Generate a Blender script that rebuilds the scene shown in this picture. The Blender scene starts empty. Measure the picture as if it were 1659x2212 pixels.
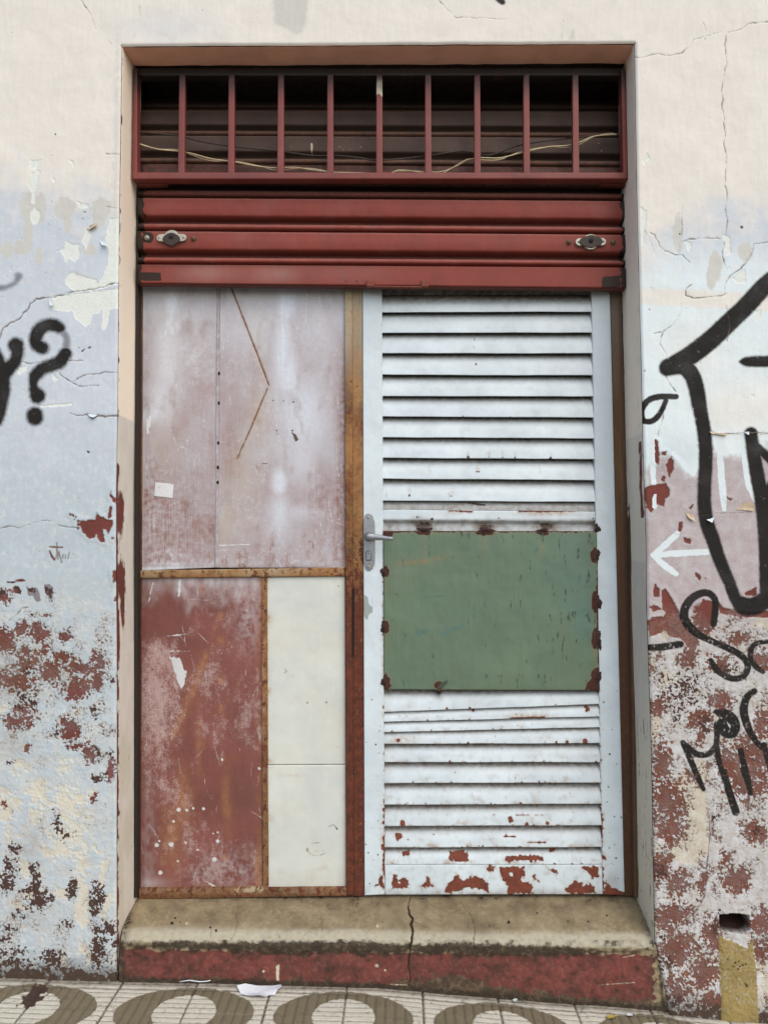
import bpy, bmesh, math, random
import numpy as np
random.seed(7)
scene = bpy.context.scene
COL = scene.collection
# ------------------------------------------------------------------ camera
# Measurements on the facade are given in "survey units" (su): positions on the
# picture of the elevation, turned into metres by W() on the plane they lie on.
FPX, CX, CY = 1703.0, 829.5, 1106.0
PITCH, YAW = math.radians(2.65), math.radians(1.3)
CAMY, CAMZ = -2.10, 1.135
cp, sp, cyw, syw = math.cos(PITCH), math.sin(PITCH), math.cos(YAW), math.sin(YAW)
FWD = np.array([-syw*cp, cyw*cp, sp])
RGT = np.array([cyw, syw, 0.0])
UPV = np.cross(RGT, FWD)

def W(px, py, y=0.0):
    px = np.asarray(px, float); py = np.asarray(py, float); y = np.asarray(y, float)
    dx, dy = (px-CX)/FPX, (CY-py)/FPX
    rx = FWD[0]+RGT[0]*dx+UPV[0]*dy
    ry = FWD[1]+RGT[1]*dx+UPV[1]*dy
    rz = FWD[2]+RGT[2]*dx+UPV[2]*dy
    t = (y-CAMY)/ry
    return np.stack([rx*t, y+0*t, CAMZ+rz*t], -1)

cam_d = bpy.data.cameras.new("camera"); cam = bpy.data.objects.new("camera", cam_d)
COL.objects.link(cam); scene.camera = cam
cam_d.sensor_fit = 'VERTICAL'; cam_d.sensor_height = 36.0
cam_d.lens = FPX/2212.0*36.0; cam_d.clip_start = 0.02; cam_d.clip_end = 1000
from mathutils import Matrix, Vector
cam.matrix_world = Matrix((
    (RGT[0], UPV[0], -FWD[0], 0.0), (RGT[1], UPV[1], -FWD[1], CAMY),
    (RGT[2], UPV[2], -FWD[2], CAMZ), (0, 0, 0, 1)))

# ------------------------------------------------------------------ noise + shapes (numpy)
def _h(xi, yi, s):
    h = (xi*374761393 + yi*668265263 + s*974634777) & 0xffffffff
    h = ((h ^ (h >> 13))*1274126177) & 0xffffffff
    return (h ^ (h >> 16)) & 0xffffffff
def perlin(x, y, s):
    x0 = np.floor(x).astype(np.int64); y0 = np.floor(y).astype(np.int64)
    fx, fy = x-x0, y-y0
    u = fx*fx*fx*(fx*(fx*6-15)+10); v = fy*fy*fy*(fy*(fy*6-15)+10)
    def g(ix, iy, dx, dy):
        a = _h(ix, iy, s)*(2*math.pi/4294967296.0)
        return np.cos(a)*dx+np.sin(a)*dy
    a = g(x0, y0, fx, fy); b = g(x0+1, y0, fx-1, fy)
    c = g(x0, y0+1, fx, fy-1); d = g(x0+1, y0+1, fx-1, fy-1)
    return (a+(b-a)*u)+((c+(d-c)*u)-(a+(b-a)*u))*v
def fbm(X, Y, per, octv=4, seed=1, gain=.5, sx=1, sy=1):
    t = 0; a = 1.0; tot = 0
    for o in range(octv):
        f = 2.0**o/per
        t = t + a*perlin(X*f*sx+17.3*o, Y*f*sy-9.1*o, seed+o*13); tot += a; a *= gain
    return t/tot*1.9
def sstep(a, b, x):
    t = np.clip((x-a)/(b-a), 0, 1); return t*t*(3-2*t)
def spline(pts, n=8):
    P = np.array(pts, float); out = []
    for i in range(len(P)-1):
        p0 = P[max(i-1, 0)]; p1 = P[i]; p2 = P[i+1]; p3 = P[min(i+2, len(P)-1)]
        for k in range(n):
            t = k/n
            out.append(.5*((2*p1)+(-p0+p2)*t+(2*p0-5*p1+4*p2-p3)*t*t+(-p0+3*p1-3*p2+p3)*t**3))
    out.append(P[-1]); return np.array(out)
def stroke(X, Y, pts, r=None, smooth=True, pad=30):
    """signed distance (positive inside) to a polyline whose points carry radii"""
    P = [tuple(p) if len(p) == 3 else (p[0], p[1], r) for p in pts]
    P = spline(P) if smooth and len(P) > 2 else np.array(P, float)
    out = np.full(X.shape, -60.0)
    rm = P[:, 2].max()+pad
    m = (X > P[:, 0].min()-rm) & (X < P[:, 0].max()+rm) & (Y > P[:, 1].min()-rm) & (Y < P[:, 1].max()+rm)
    if not m.any(): return out
    x, y = X[m], Y[m]; best = np.full(x.shape, -60.0)
    for a, b in zip(P[:-1], P[1:]):
        d = b[:2]-a[:2]; L = max((d*d).sum(), 1e-9)
        t = np.clip(((x-a[0])*d[0]+(y-a[1])*d[1])/L, 0, 1)
        dist = np.hypot(x-a[0]-t*d[0], y-a[1]-t*d[1])
        best = np.maximum(best, a[2]+(b[2]-a[2])*t-dist)
    out[m] = best; return out
def poly(X, Y, pts, pad=30):
    P = np.array(pts, float); out = np.full(X.shape, -60.0)
    m = (X > P[:, 0].min()-pad) & (X < P[:, 0].max()+pad) & (Y > P[:, 1].min()-pad) & (Y < P[:, 1].max()+pad)
    if not m.any(): return out
    x, y = X[m], Y[m]; dist = np.full(x.shape, 1e9); ins = np.zeros(x.shape, bool)
    for a, b in zip(P, np.roll(P, -1, 0)):
        d = b-a; L = max((d*d).sum(), 1e-9)
        t = np.clip(((x-a[0])*d[0]+(y-a[1])*d[1])/L, 0, 1)
        dist = np.minimum(dist, np.hypot(x-a[0]-t*d[0], y-a[1]-t*d[1]))
        c = ((a[1] > y) != (b[1] > y)) & (x < d[0]*(y-a[1])/(d[1] if d[1] else 1e-9)+a[0])
        ins ^= c
    out[m] = np.where(ins, dist, -dist); return out
def blob(X, Y, x, y, rx, ry):
    """1 at the centre, 0 at the ellipse, falling on outside"""
    return 1-np.sqrt(((X-x)/rx)**2+((Y-y)/ry)**2)
def gauss(X, Y, x, y, rx, ry):
    return np.exp(-((X-x)/rx)**2-((Y-y)/ry)**2)
def dots(X, Y, lst):
    f = np.full(X.shape, -60.0)
    for x, y, r in lst:
        m = (abs(X-x) < r+15) & (abs(Y-y) < r+15)
        if m.any(): f[m] = np.maximum(f[m], r-np.hypot(X[m]-x, Y[m]-y))
    return f
def scratches(X, Y, seed, n, lo=8, hi=60, tilt=.18, r=.45):
    g = np.random.default_rng(seed); f = np.full(X.shape, -60.0); x0, x1, y0, y1 = X.min(), X.max(), Y.min(), Y.max()
    for _ in range(n):
        x, y = g.uniform(x0, x1), g.uniform(y0, y1); L = lo+(hi-lo)*g.random()**2
        a = math.pi/2+g.normal(0, tilt) if g.random() < .75 else g.uniform(0, math.pi)
        f = np.maximum(f, stroke(X, Y, [(x, y, r*.5), (x+.5*L*math.cos(a)+g.normal(0, 1), y+.5*L*math.sin(a), r*g.uniform(.7, 1.5)), (x+L*math.cos(a), y+L*math.sin(a), r*.4)], smooth=False, pad=6))
    return f
def tr(pts, ox, oy, k):
    return [(ox+p[0]*k, oy+p[1]*k)+((p[2]*k,) if len(p) > 2 else ()) for p in pts]
def mx(*a):
    o = a[0]
    for b in a[1:]: o = np.maximum(o, b)
    return o

# ------------------------------------------------------------------ scene bookkeeping
def thing(name, label, cat, loc, group=None):
    o = bpy.data.objects.new(name, None); COL.objects.link(o)
    o.location = loc; o.empty_display_size = .05
    o['label'] = label; o['category'] = cat; o['kind'] = 'thing'
    if group: o['group'] = group
    return o
def tag(o, label=None, cat=None, group=None, kind=None):
    if label: o['label'] = label
    if cat: o['category'] = cat; o['kind'] = 'thing'
    if group: o['group'] = group
    if kind: o['kind'] = kind
    return o
def wpos(o):
    p = Vector((0, 0, 0))
    while o is not None: p = p+o.location; o = o.parent
    return np.array(p)
def mesh_obj(name, V, F, mat, parent=None, attrs=None, smooth=True):
    """V world coordinates (n,3); F (m,4) or list of faces; attrs {name:(n,4)}"""
    V = np.asarray(V, float).reshape(-1, 3)
    if parent is not None: V = V-wpos(parent)
    me = bpy.data.meshes.new(name)
    if isinstance(F, np.ndarray):
        n, k = F.shape
        me.vertices.add(len(V)); me.vertices.foreach_set('co', V.astype(np.float32).ravel())
        me.loops.add(n*k); me.loops.foreach_set('vertex_index', F.astype(np.int32).ravel())
        me.polygons.add(n); me.polygons.foreach_set('loop_start', np.arange(0, n*k, k, dtype=np.int32))
        me.polygons.foreach_set('loop_total', np.full(n, k, dtype=np.int32))
        me.update(calc_edges=True)
    else:
        me.from_pydata([tuple(v) for v in V], [], F); me.update()
    me.polygons.foreach_set('use_smooth', np.full(len(me.polygons), smooth))
    for an, arr in (attrs or {}).items():
        a = me.attributes.new(an, 'FLOAT_COLOR', 'POINT')
        a.data.foreach_set('color', np.asarray(arr, np.float32).reshape(-1, 4).ravel())
    me.materials.append(mat)
    o = bpy.data.objects.new(name, me); COL.objects.link(o)
    if parent is not None: o.parent = parent
    return o
def gridF(nr, nc, off=0):
    i = np.arange(nr*nc).reshape(nr, nc)+off
    return np.stack([i[:-1, :-1], i[1:, :-1], i[1:, 1:], i[:-1, 1:]], -1).reshape(-1, 4)

NEG = -50.0
def pack(X, **k):
    """soft and signed-distance masks of a painted metal part -> two attributes"""
    z = np.zeros(X.shape); n = np.full(X.shape, NEG)
    ma = np.stack([k.get('rust', n), k.get('stain', z), k.get('haze', z), k.get('dark', n)], -1)
    mb = np.stack([k.get('mark', n), k.get('tint', z), k.get('grime_shade', z), k.get('speck', z)], -1)  # this third mask holds grime and, on some parts, painted shade
    return {'ma': ma, 'mb': mb}
def plain(X, Y): return {}

def slab(name, quad, y, thick, mat, parent, paint=plain, step=3.0, rnd=1.6, depth=None, lip=None):
    """A panel with a rounded front edge, its front a fine grid. quad: TL,TR,BR,BL in su.
    depth(v): front depth from top (0) to bottom (1); paint(X,Y) -> masks (and 'dy' in metres)."""
    q = np.array(quad, float)
    w = max(np.linalg.norm(q[1]-q[0]), np.linalg.norm(q[2]-q[3])); h = max(np.linalg.norm(q[3]-q[0]), np.linalg.norm(q[2]-q[1]))
    def axis(L):
        r = min(rnd, L*.2); n = max(2, int(math.ceil((L-2*r)/step)))
        m = np.linspace(r, L-r, n+1)/L
        return np.concatenate([[0, 0, .3*r/L], m, [1-.3*r/L, 1, 1]]), r
    u, r = axis(w); v, r2 = axis(h)
    k = np.zeros(len(u)); k[0] = k[-1] = 1; kk = k*thick
    ku = kk.copy(); ku[1] += r*.0011; ku[-2] += r*.0011; ku[2] += r*.00035; ku[-3] += r*.00035
    kv = np.zeros(len(v)); kv[0] = kv[-1] = thick; kv[1] += r*.0011; kv[-2] += r*.0011; kv[2] += r*.00035; kv[-3] += r*.00035
    U, V = np.meshgrid(u, v)
    X = (q[0, 0]*(1-U)+q[1, 0]*U)*(1-V)+(q[3, 0]*(1-U)+q[2, 0]*U)*V
    Y = (q[0, 1]*(1-U)+q[1, 1]*U)*(1-V)+(q[3, 1]*(1-U)+q[2, 1]*U)*V
    D = y+np.zeros(U.shape)
    if depth is not None: D = depth(V)
    m = paint(X, Y); dy = m.pop('dy', 0)
    P = W(X, Y, D)
    P[..., 1] += dy+np.maximum(ku[None, :], kv[:, None])
    at = pack(X, **m)
    return mesh_obj(name, P, gridF(*U.shape), mat, parent, at)

def bevel_box(name, lo, hi, mat, parent, b=.002, seg=2, rot=None):
    bm = bmesh.new(); bmesh.ops.create_cube(bm, size=1)
    lo, hi = np.array(lo), np.array(hi); c = (lo+hi)/2; s = hi-lo
    for vtx in bm.verts: vtx.co = Vector((vtx.co.x*s[0], vtx.co.y*s[1], vtx.co.z*s[2]))
    bmesh.ops.bevel(bm, geom=bm.edges[:], offset=min(b, s.min()*.3), segments=seg, affect='EDGES')
    V = [np.array(vtx.co) for vtx in bm.verts]
    if rot is not None: V = [np.array(rot @ Vector(vv)) for vv in V]
    bm.verts.index_update(); F = [[vv.index for vv in f.verts] for f in bm.faces]; bm.free()
    return mesh_obj(name, np.array(V)+c, F, mat, parent, smooth=False)
def tube(name, P, r, mat, parent, seg=8, closed=False):
    P = np.array(P, float); n = len(P); V = []; 
    T = np.gradient(P, axis=0); T /= np.linalg.norm(T, axis=1)[:, None]
    ref = np.array([0, 1.0, .13]); 
    for i in range(n):
        a = np.cross(T[i], ref); a /= np.linalg.norm(a); b = np.cross(T[i], a)
        rr = r[i] if hasattr(r, '__len__') else r
        for k in range(seg):
            t = 2*math.pi*k/seg; V.append(P[i]+rr*(math.cos(t)*a+math.sin(t)*b))
    F = []
    for i in range(n-1):
        for k in range(seg):
            k2 = (k+1) % seg; F.append([i*seg+k, i*seg+k2, (i+1)*seg+k2, (i+1)*seg+k])
    F.append(list(range(seg))[::-1]); F.append([(n-1)*seg+k for k in range(seg)])
    return mesh_obj(name, V, F, mat, parent)
def lathe(name, prof, c, mat, parent, seg=24, sx=1.0, sz=1.0):
    """prof: (radius, y) pairs, axis along y, around point c"""
    V = []; F = []
    for r, y in prof:
        for k in range(seg):
            t = 2*math.pi*k/seg; V.append((c[0]+r*sx*math.cos(t), c[1]+y, c[2]+r*sz*math.sin(t)))
    for i in range(len(prof)-1):
        for k in range(seg):
            k2 = (k+1) % seg; F.append([i*seg+k, i*seg+k2, (i+1)*seg+k2, (i+1)*seg+k])
    F.append(list(range(seg))); F.append([(len(prof)-1)*seg+k for k in range(seg)][::-1])
    return mesh_obj(name, V, F, mat, parent)
def plate(name, outline, y0, y1, mat, parent, bev=.0012):
    """flat plate from an outline of world (x,z) points, front at y0, back at y1, bevelled front edge"""
    O = np.array(outline, float); n = len(O); c = O.mean(0)
    d = O-c; L = np.linalg.norm(d, axis=1)[:, None]; inn = O-d/L*bev
    V = [(x, y1, z) for x, z in O]+[(x, y0+bev*.6, z) for x, z in O]+[(x, y0, z) for x, z in inn]
    F = []
    for j in range(2):
        for i in range(n):
            i2 = (i+1) % n; F.append([j*n+i, j*n+i2, (j+1)*n+i2, (j+1)*n+i])
    F.append([2*n+i for i in range(n)])
    return mesh_obj(name, V, F, mat, parent, smooth=False)

# ------------------------------------------------------------------ materials
KALB = .85      # dims all paint so the unscaled reveals look more strongly lit
def lin(c):
    o = []
    for v in c:
        v = v/255.0; o.append(v/12.92 if v <= .04045 else ((v+.055)/1.055)**2.4)
    return tuple(v*KALB for v in o)
class NT:
    def __init__(s, name):
        s.m = bpy.data.materials.new(name); s.m.use_nodes = True
        s.t = s.m.node_tree; s.t.nodes.clear(); s.n = s.t.nodes; s.l = s.t.links
        s.out = s.n.new('ShaderNodeOutputMaterial'); s.b = s.n.new('ShaderNodeBsdfPrincipled')
        s.l.new(s.b.outputs[0], s.out.inputs[0])
        s.tc = s.n.new('ShaderNodeNewGeometry').outputs['Position']
    def put(s, sock, v):
        if isinstance(v, bpy.types.NodeSocket): s.l.new(v, sock)
        elif v is not None:
            if isinstance(v, tuple) and len(v) == 3 and len(sock.default_value) == 4: v = v+(1,)
            sock.default_value = v
    def math(s, op, a, b=None, c=None, clamp=False):
        n = s.n.new('ShaderNodeMath'); n.operation = op; n.use_clamp = clamp
        for i, v in enumerate((a, b, c)): s.put(n.inputs[i], v)
        return n.outputs[0]
    def mix(s, f, a, b):
        n = s.n.new('ShaderNodeMix'); n.data_type = 'RGBA'
        s.put(n.inputs[0], f); s.put(n.inputs[6], a); s.put(n.inputs[7], b); return n.outputs[2]
    def mul(s, a, fac):
        n = s.n.new('ShaderNodeVectorMath'); n.operation = 'SCALE'
        s.put(n.inputs[0], a); s.put(n.inputs[3], fac); return n.outputs[0]
    def noise(s, scale, detail=4, rough=.55, sc=None, dist=0.0):
        v = s.tc
        if sc:
            mp = s.n.new('ShaderNodeMapping'); s.l.new(v, mp.inputs[0]); mp.inputs[3].default_value = sc; v = mp.outputs[0]
        n = s.n.new('ShaderNodeTexNoise'); s.l.new(v, n.inputs['Vector'])
        n.inputs['Scale'].default_value = scale; n.inputs['Detail'].default_value = detail
        n.inputs['Roughness'].default_value = rough; n.inputs['Distortion'].default_value = dist
        return n.outputs[0]
    def rng(s, v, a, b, lo=0.0, hi=1.0):
        n = s.n.new('ShaderNodeMapRange'); n.clamp = True
        for i, x in enumerate((v, a, b, lo, hi)): s.put(n.inputs[i], x)
        return n.outputs[0]
    def attr(s, name):
        a = s.n.new('ShaderNodeAttribute'); a.attribute_name = name
        q = s.n.new('ShaderNodeSeparateColor'); s.l.new(a.outputs['Color'], q.inputs[0])
        return q.outputs[0], q.outputs[1], q.outputs[2], a.outputs['Alpha']
    def edge(s, f, nz, amp, gain=.8):
        """signed distance + noise -> crisp mask"""
        t = s.math('MULTIPLY_ADD', s.math('SUBTRACT', nz, .5), amp, f)
        return s.math('MULTIPLY_ADD', t, gain, .5, clamp=True)
    def bump(s, h, strength, dist=.001, nrm=None):
        n = s.n.new('ShaderNodeBump'); n.inputs['Strength'].default_value = strength
        n.inputs['Distance'].default_value = dist; s.put(n.inputs['Height'], h)
        if nrm is not None: s.put(n.inputs['Normal'], nrm)
        return n.outputs[0]

def weathered(name, A, B, haze=(205, 214, 220), tint=(150, 120, 80), mark=(222, 222, 212), rustD=(62, 34, 26), rustL=(136, 78, 44),
              stain=(150, 98, 52), dark=(46, 36, 30), grime_shade=(92, 76, 60), speck=(200, 196, 196), rough=.55, streak=.5, mott=.5,
              bump=.25, metal=0.0, rustamp=5.0, spec=.35, cw=.16):
    t = NT(name)
    A, B, haze, tint, mark, rustD, rustL, stain, dark, grime_shade, speck = [lin(c) for c in (A, B, haze, tint, mark, rustD, rustL, stain, dark, grime_shade, speck)]
    r, st, hz, dk = t.attr('ma'); mk, ti, gr, sk = t.attr('mb')
    nf = t.noise(420, 5, .65); nm = t.noise(70, 5, .6); nl = t.noise(9, 4, .55)
    ns = t.noise(1.0, 5, .62, sc=(260, 260, 9)); nh = t.noise(1.0, 4, .6, sc=(16, 60, 420))
    f = t.math('ADD', t.math('MULTIPLY', nl, 1-streak), t.math('MULTIPLY', ns, streak))
    f = t.math('MULTIPLY_ADD', t.math('SUBTRACT', nf, .5), mott, f)
    col = t.mix(t.rng(f, .5-cw, .5+cw), A, B)
    col = t.mix(t.math('MULTIPLY', ti, t.rng(t.math('MULTIPLY_ADD', nf, .5, t.math('MULTIPLY', nm, .5)), .34, .58, .3, 1.0)), col, tint)
    hzn = t.math('MULTIPLY', hz, t.rng(t.math('MULTIPLY_ADD', nf, .5, t.math('MULTIPLY', ns, .5)), .25, .6, .55, 1.0), clamp=True)
    col = t.mix(hzn, col, haze)
    # fine worn specks; amount in mb.a
    thr = t.math('MULTIPLY_ADD', sk, -.44, .74)
    spn = t.math('MULTIPLY_ADD', nf, .58, t.math('MULTIPLY_ADD', ns, .14, t.math('MULTIPLY', nm, .28)))
    sm = t.math('MULTIPLY', t.rng(t.math('SUBTRACT', spn, thr), -.02, .11), t.math('MULTIPLY', sk, 4.0, clamp=True), clamp=True)
    col = t.mix(sm, col, speck)
    stn = t.math('MULTIPLY', st, t.rng(t.math('ADD', nm, t.math('MULTIPLY', ns, .6)), .55, 1.0), clamp=True)
    col = t.mix(stn, col, stain)
    mm = t.edge(mk, nf, 3.0); col = t.mix(mm, col, mark)
    col = t.mix(t.math('MULTIPLY', gr, t.rng(nm, .2, .6, .5, 1.0), clamp=True), col, grime_shade)
    rn = t.math('MULTIPLY_ADD', nf, .6, t.math('MULTIPLY', nm, .4)); rm = t.edge(r, rn, rustamp)
    hal = t.math('MULTIPLY_ADD', t.math('MULTIPLY_ADD', t.math('SUBTRACT', rn, .5), rustamp*2.0, r), .16, .55, clamp=True)
    col = t.mix(t.math('MULTIPLY', hal, .55), col, stain)
    rc = t.mix(t.rng(t.math('MULTIPLY_ADD', nf, .5, t.math('MULTIPLY', nm, .5)), .38, .66), rustD, rustL)
    col = t.mix(rm, col, rc)
    rim = t.math('MULTIPLY', rm, t.math('SUBTRACT', 1.0, t.edge(t.math('SUBTRACT', r, 1.4), rn, rustamp, .6)), clamp=True)
    col = t.mix(t.math('MULTIPLY', rim, .55), col, tuple(.5*x for x in rustD))
    dm = t.edge(dk, nf, 1.5); col = t.mix(dm, col, dark)
    t.put(t.b.inputs['Base Color'], col)
    ro = t.mix(rm, (rough,)*3, (.9,)*3); t.put(t.b.inputs['Roughness'], ro)
    t.b.inputs['Specular IOR Level'].default_value = spec; t.b.inputs['Metallic'].default_value = metal
    h = t.math('MULTIPLY_ADD', nf, .35, t.math('MULTIPLY', nm, .4))
    h = t.math('MULTIPLY_ADD', ns, .35, h)
    h = t.math('MULTIPLY_ADD', rm, -.35, h)
    h = t.math('MULTIPLY_ADD', mm, .2, h)
    h = t.math('MULTIPLY_ADD', dm, -.6, h)
    t.put(t.b.inputs['Normal'], t.bump(h, bump, .0016))
    return t.m

def simple(name, A, B=None, rough=.5, metal=0.0, scale=120, bump=.15):
    t = NT(name); A = lin(A); B = lin(B) if B else tuple(.7*c for c in A)
    n1 = t.noise(scale, 5, .6); n2 = t.noise(scale*.15, 3, .5)
    f = t.math('MULTIPLY_ADD', n1, .5, t.math('MULTIPLY', n2, .5))
    t.put(t.b.inputs['Base Color'], t.mix(t.rng(f, .36, .64), A, B))
    t.put(t.b.inputs['Roughness'], t.rng(n1, .3, .7, max(rough-.12, .05), min(rough+.12, 1)))
    t.b.inputs['Metallic'].default_value = metal
    t.put(t.b.inputs['Normal'], t.bump(n1, bump, .001))
    return t.m
# ------------------------------------------------------------------ facade wall
def edgeL(y): return np.interp(y, [98, 320, 520, 880, 1050, 1250, 1450, 2130], [262.5, 259.5, 256.5, 253.5, 250.5, 250.5, 252, 251.5])
def edgeR(y): return np.interp(y, [92, 395, 641, 812, 959, 1180, 1297, 1632, 1920, 2039, 2062, 2100, 2165], [1371.5, 1376, 1382, 1386.5, 1389.5, 1396.5, 1397, 1408, 1413, 1415, 1420, 1428, 1440])
def edgeT(x): return np.interp(x, [262, 1372], [98, 92])
BASEX = [-900, 0, 250, 815, 1120, 1400, 1659, 2600]; BASEY = [2076, 2114, 2120, 2134, 2160, 2182, 2207, 2300]
def baseY(x): return np.interp(x, BASEX, BASEY)

def graffiti(X, Y):
    n = fbm(X, Y, 9, 3, 91); S = lambda p, r=None: stroke(X, Y, p, r)
    a = lambda p: tr(p, 0, 638, .16367)
    fl = mx(S(a([(570, 695, 62), (495, 650, 65), (480, 560, 66), (530, 450, 66), (620, 400, 62), (720, 395, 60), (790, 430, 50)])),
            S(a([(868, 770, 62), (800, 870, 66), (690, 925, 60), (560, 975, 60), (475, 1060, 56), (450, 1150, 36), (455, 1240, 42), (500, 1325, 82)])),
            S(a([(465, 1580, 84), (470, 1610, 84)])),
            S(a([(215, 660, 80), (235, 760, 62), (200, 880, 62), (110, 980, 70), (60, 1090, 60), (60, 1250, 58), (20, 1500, 52), (-20, 1660, 40)])),
            S(a([(-60, 760, 60), (20, 930, 62), (90, 1010, 60)])))
    faint = mx(S(a([(800, 445, 42), (880, 550, 34), (885, 640, 38), (870, 740, 50)])),
               S(tr([(250, 1655, 42), (205, 1740, 20), (110, 1790, 18), (20, 1810, 28), (-60, 1800, 30)], 0, 325.8, .16367)))
    b = lambda p: tr(p, 1344, 441.2, .1995)
    c = lambda p: tr(p, 1344, 882.4, .1898)
    d = lambda p: tr(p, 1344, 1255.8, .1995)
    e = lambda p: tr(p, 1344, 1663, .2482)
    big = mx(S(b([(1900, 640, 90), (1640, 800, 88), (1500, 925, 92), (1330, 1110, 92), (1150, 1280, 95), (950, 1470, 98), (700, 1660, 98), (490, 1765, 85)])),
             S(b([(480, 1775, 80), (640, 1755, 85), (745, 1840, 82), (800, 2000, 80), (830, 2180, 76)])+c([(880, 0, 75), (925, 250, 74), (945, 480, 72), (942, 700, 72), (930, 900, 72), (932, 1100, 74), (960, 1300, 76), (1030, 1500, 74), (1115, 1750, 68), (1215, 1980, 62)])+d([(1180, 80, 60), (1230, 200, 62), (1310, 265, 90), (1400, 275, 92), (1500, 230, 92), (1600, 140, 80)])),
             S(c([(1460, 285, 68), (1490, 500, 72), (1550, 850, 76), (1610, 1150, 90), (1655, 1500, 105), (1670, 1800, 112), (1660, 2150, 100)])),
             S(c([(1520, 430, 40), (1640, 540, 45), (1760, 660, 45)])), S(c([(1640, 1000, 60), (1690, 880, 50), (1760, 760, 50)])),
             S(b([(1275, 1705, 8), (1360, 1705, 48), (1579, 1700, 56), (1750, 1700, 56)])),
             S([(1060, -18, 5), (1077, -2, 5), (1085, 4, 5)]))
    thin = mx(S([(1460, 857, 5.5), (1424, 857, 6.5), (1400, 865, 6.5), (1386, 884, 6.5), (1388, 906, 6), (1402, 911, 6), (1417, 903, 6), (1430, 884, 5.5), (1438, 864, 5)]),
              S(d([(985, 460, 34), (1000, 330, 36), (1005, 230, 36), (970, 155, 36), (890, 122, 38), (780, 162, 42), (700, 245, 46), (665, 340, 48), (690, 445, 46), (800, 560, 42), (950, 640, 34), (1100, 705, 34), (1250, 780, 36), (1340, 870, 36), (1350, 960, 35), (1290, 1038, 34), (1180, 1052, 33), (1070, 1000, 33), (990, 920, 32), (955, 850, 22)])),
              S(d([(1520, 980, 24), (1440, 920, 30), (1385, 830, 30), (1395, 725, 30), (1465, 668, 26), (1600, 650, 22)])),
              S(d([(290, 715, 32), (400, 713, 38), (520, 698, 38), (625, 680, 36)])),
              S(d([(860, 2212, 26), (760, 1990, 32), (690, 1820, 34), (650, 1745, 26)])), S(d([(655, 1745, 26), (720, 1805, 30), (820, 1875, 32), (930, 1868, 32), (1005, 1790, 32), (1022, 1700, 32), (1015, 1550, 30)])),
              S(d([(1010, 1410, 26), (1100, 1440, 58), (1175, 1480, 58), (1222, 1560, 52), (1190, 1645, 52), (1110, 1625, 60), (1075, 1530, 52)])),
              S(d([(1020, 1800, 30), (1060, 2000, 32), (1120, 2180, 32)])), S(e([(880, 10, 26), (930, 200, 32), (985, 365, 34)])),
              S(e([(615, 0, 18), (705, 170, 18)])), S(d([(1280, 1835, 32), (1330, 2050, 34), (1370, 2212, 34)])), S(e([(1050, -10, 26), (1085, 90, 26), (1115, 205, 20)])),
              S(d([(1425, 1190, 34), (1345, 1260, 40), (1312, 1400, 46), (1350, 1560, 42), (1420, 1700, 34), (1500, 1800, 26)])), S(d([(1530, 1770, 30), (1579, 1960, 30), (1640, 2160, 30)])))
    den = mx(sstep(-12, 2.5, fl+n*2), .62*sstep(-9, 4, faint+n), sstep(-6, 2.5, big+n*1.0), sstep(-2.2, 1.4, thin+n*.7))
    halo = mx(.30*np.exp(np.minimum(fl, 0)/6.5), .16*np.exp(np.minimum(big, 0)/8))
    return np.maximum(den, halo*(np.maximum(fl, big) > -40))

def white_letters(X, Y):
    S = lambda p, r=None: stroke(X, Y, tr(p, 1344, 882.4, .1898), r, smooth=False)
    f = mx(S([(330, 360, 32), (338, 520, 32), (348, 700, 34), (352, 880, 26)]), S([(372, 970, 14), (362, 1050, 24), (366, 1110, 28)]),
           S([(590, 510, 26), (700, 650, 32), (805, 745, 28)]), S([(805, 745, 26), (860, 600, 30)]),
           S([(1100, 400, 26), (1112, 600, 38), (1140, 950, 40), (1160, 1150, 26)]), S([(1372, 300, 20), (1392, 600, 32), (1432, 880, 32), (1500, 1050, 18)]),
           S([(350, 1670, 30), (600, 1650, 37), (975, 1632, 34)]), S([(350, 1668, 28), (500, 1540, 38), (615, 1430, 34)]), S([(350, 1672, 28), (480, 1790, 38), (605, 1880, 30)]))
    return f+fbm(X, Y, 14, 3, 77)*1.6

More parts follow.
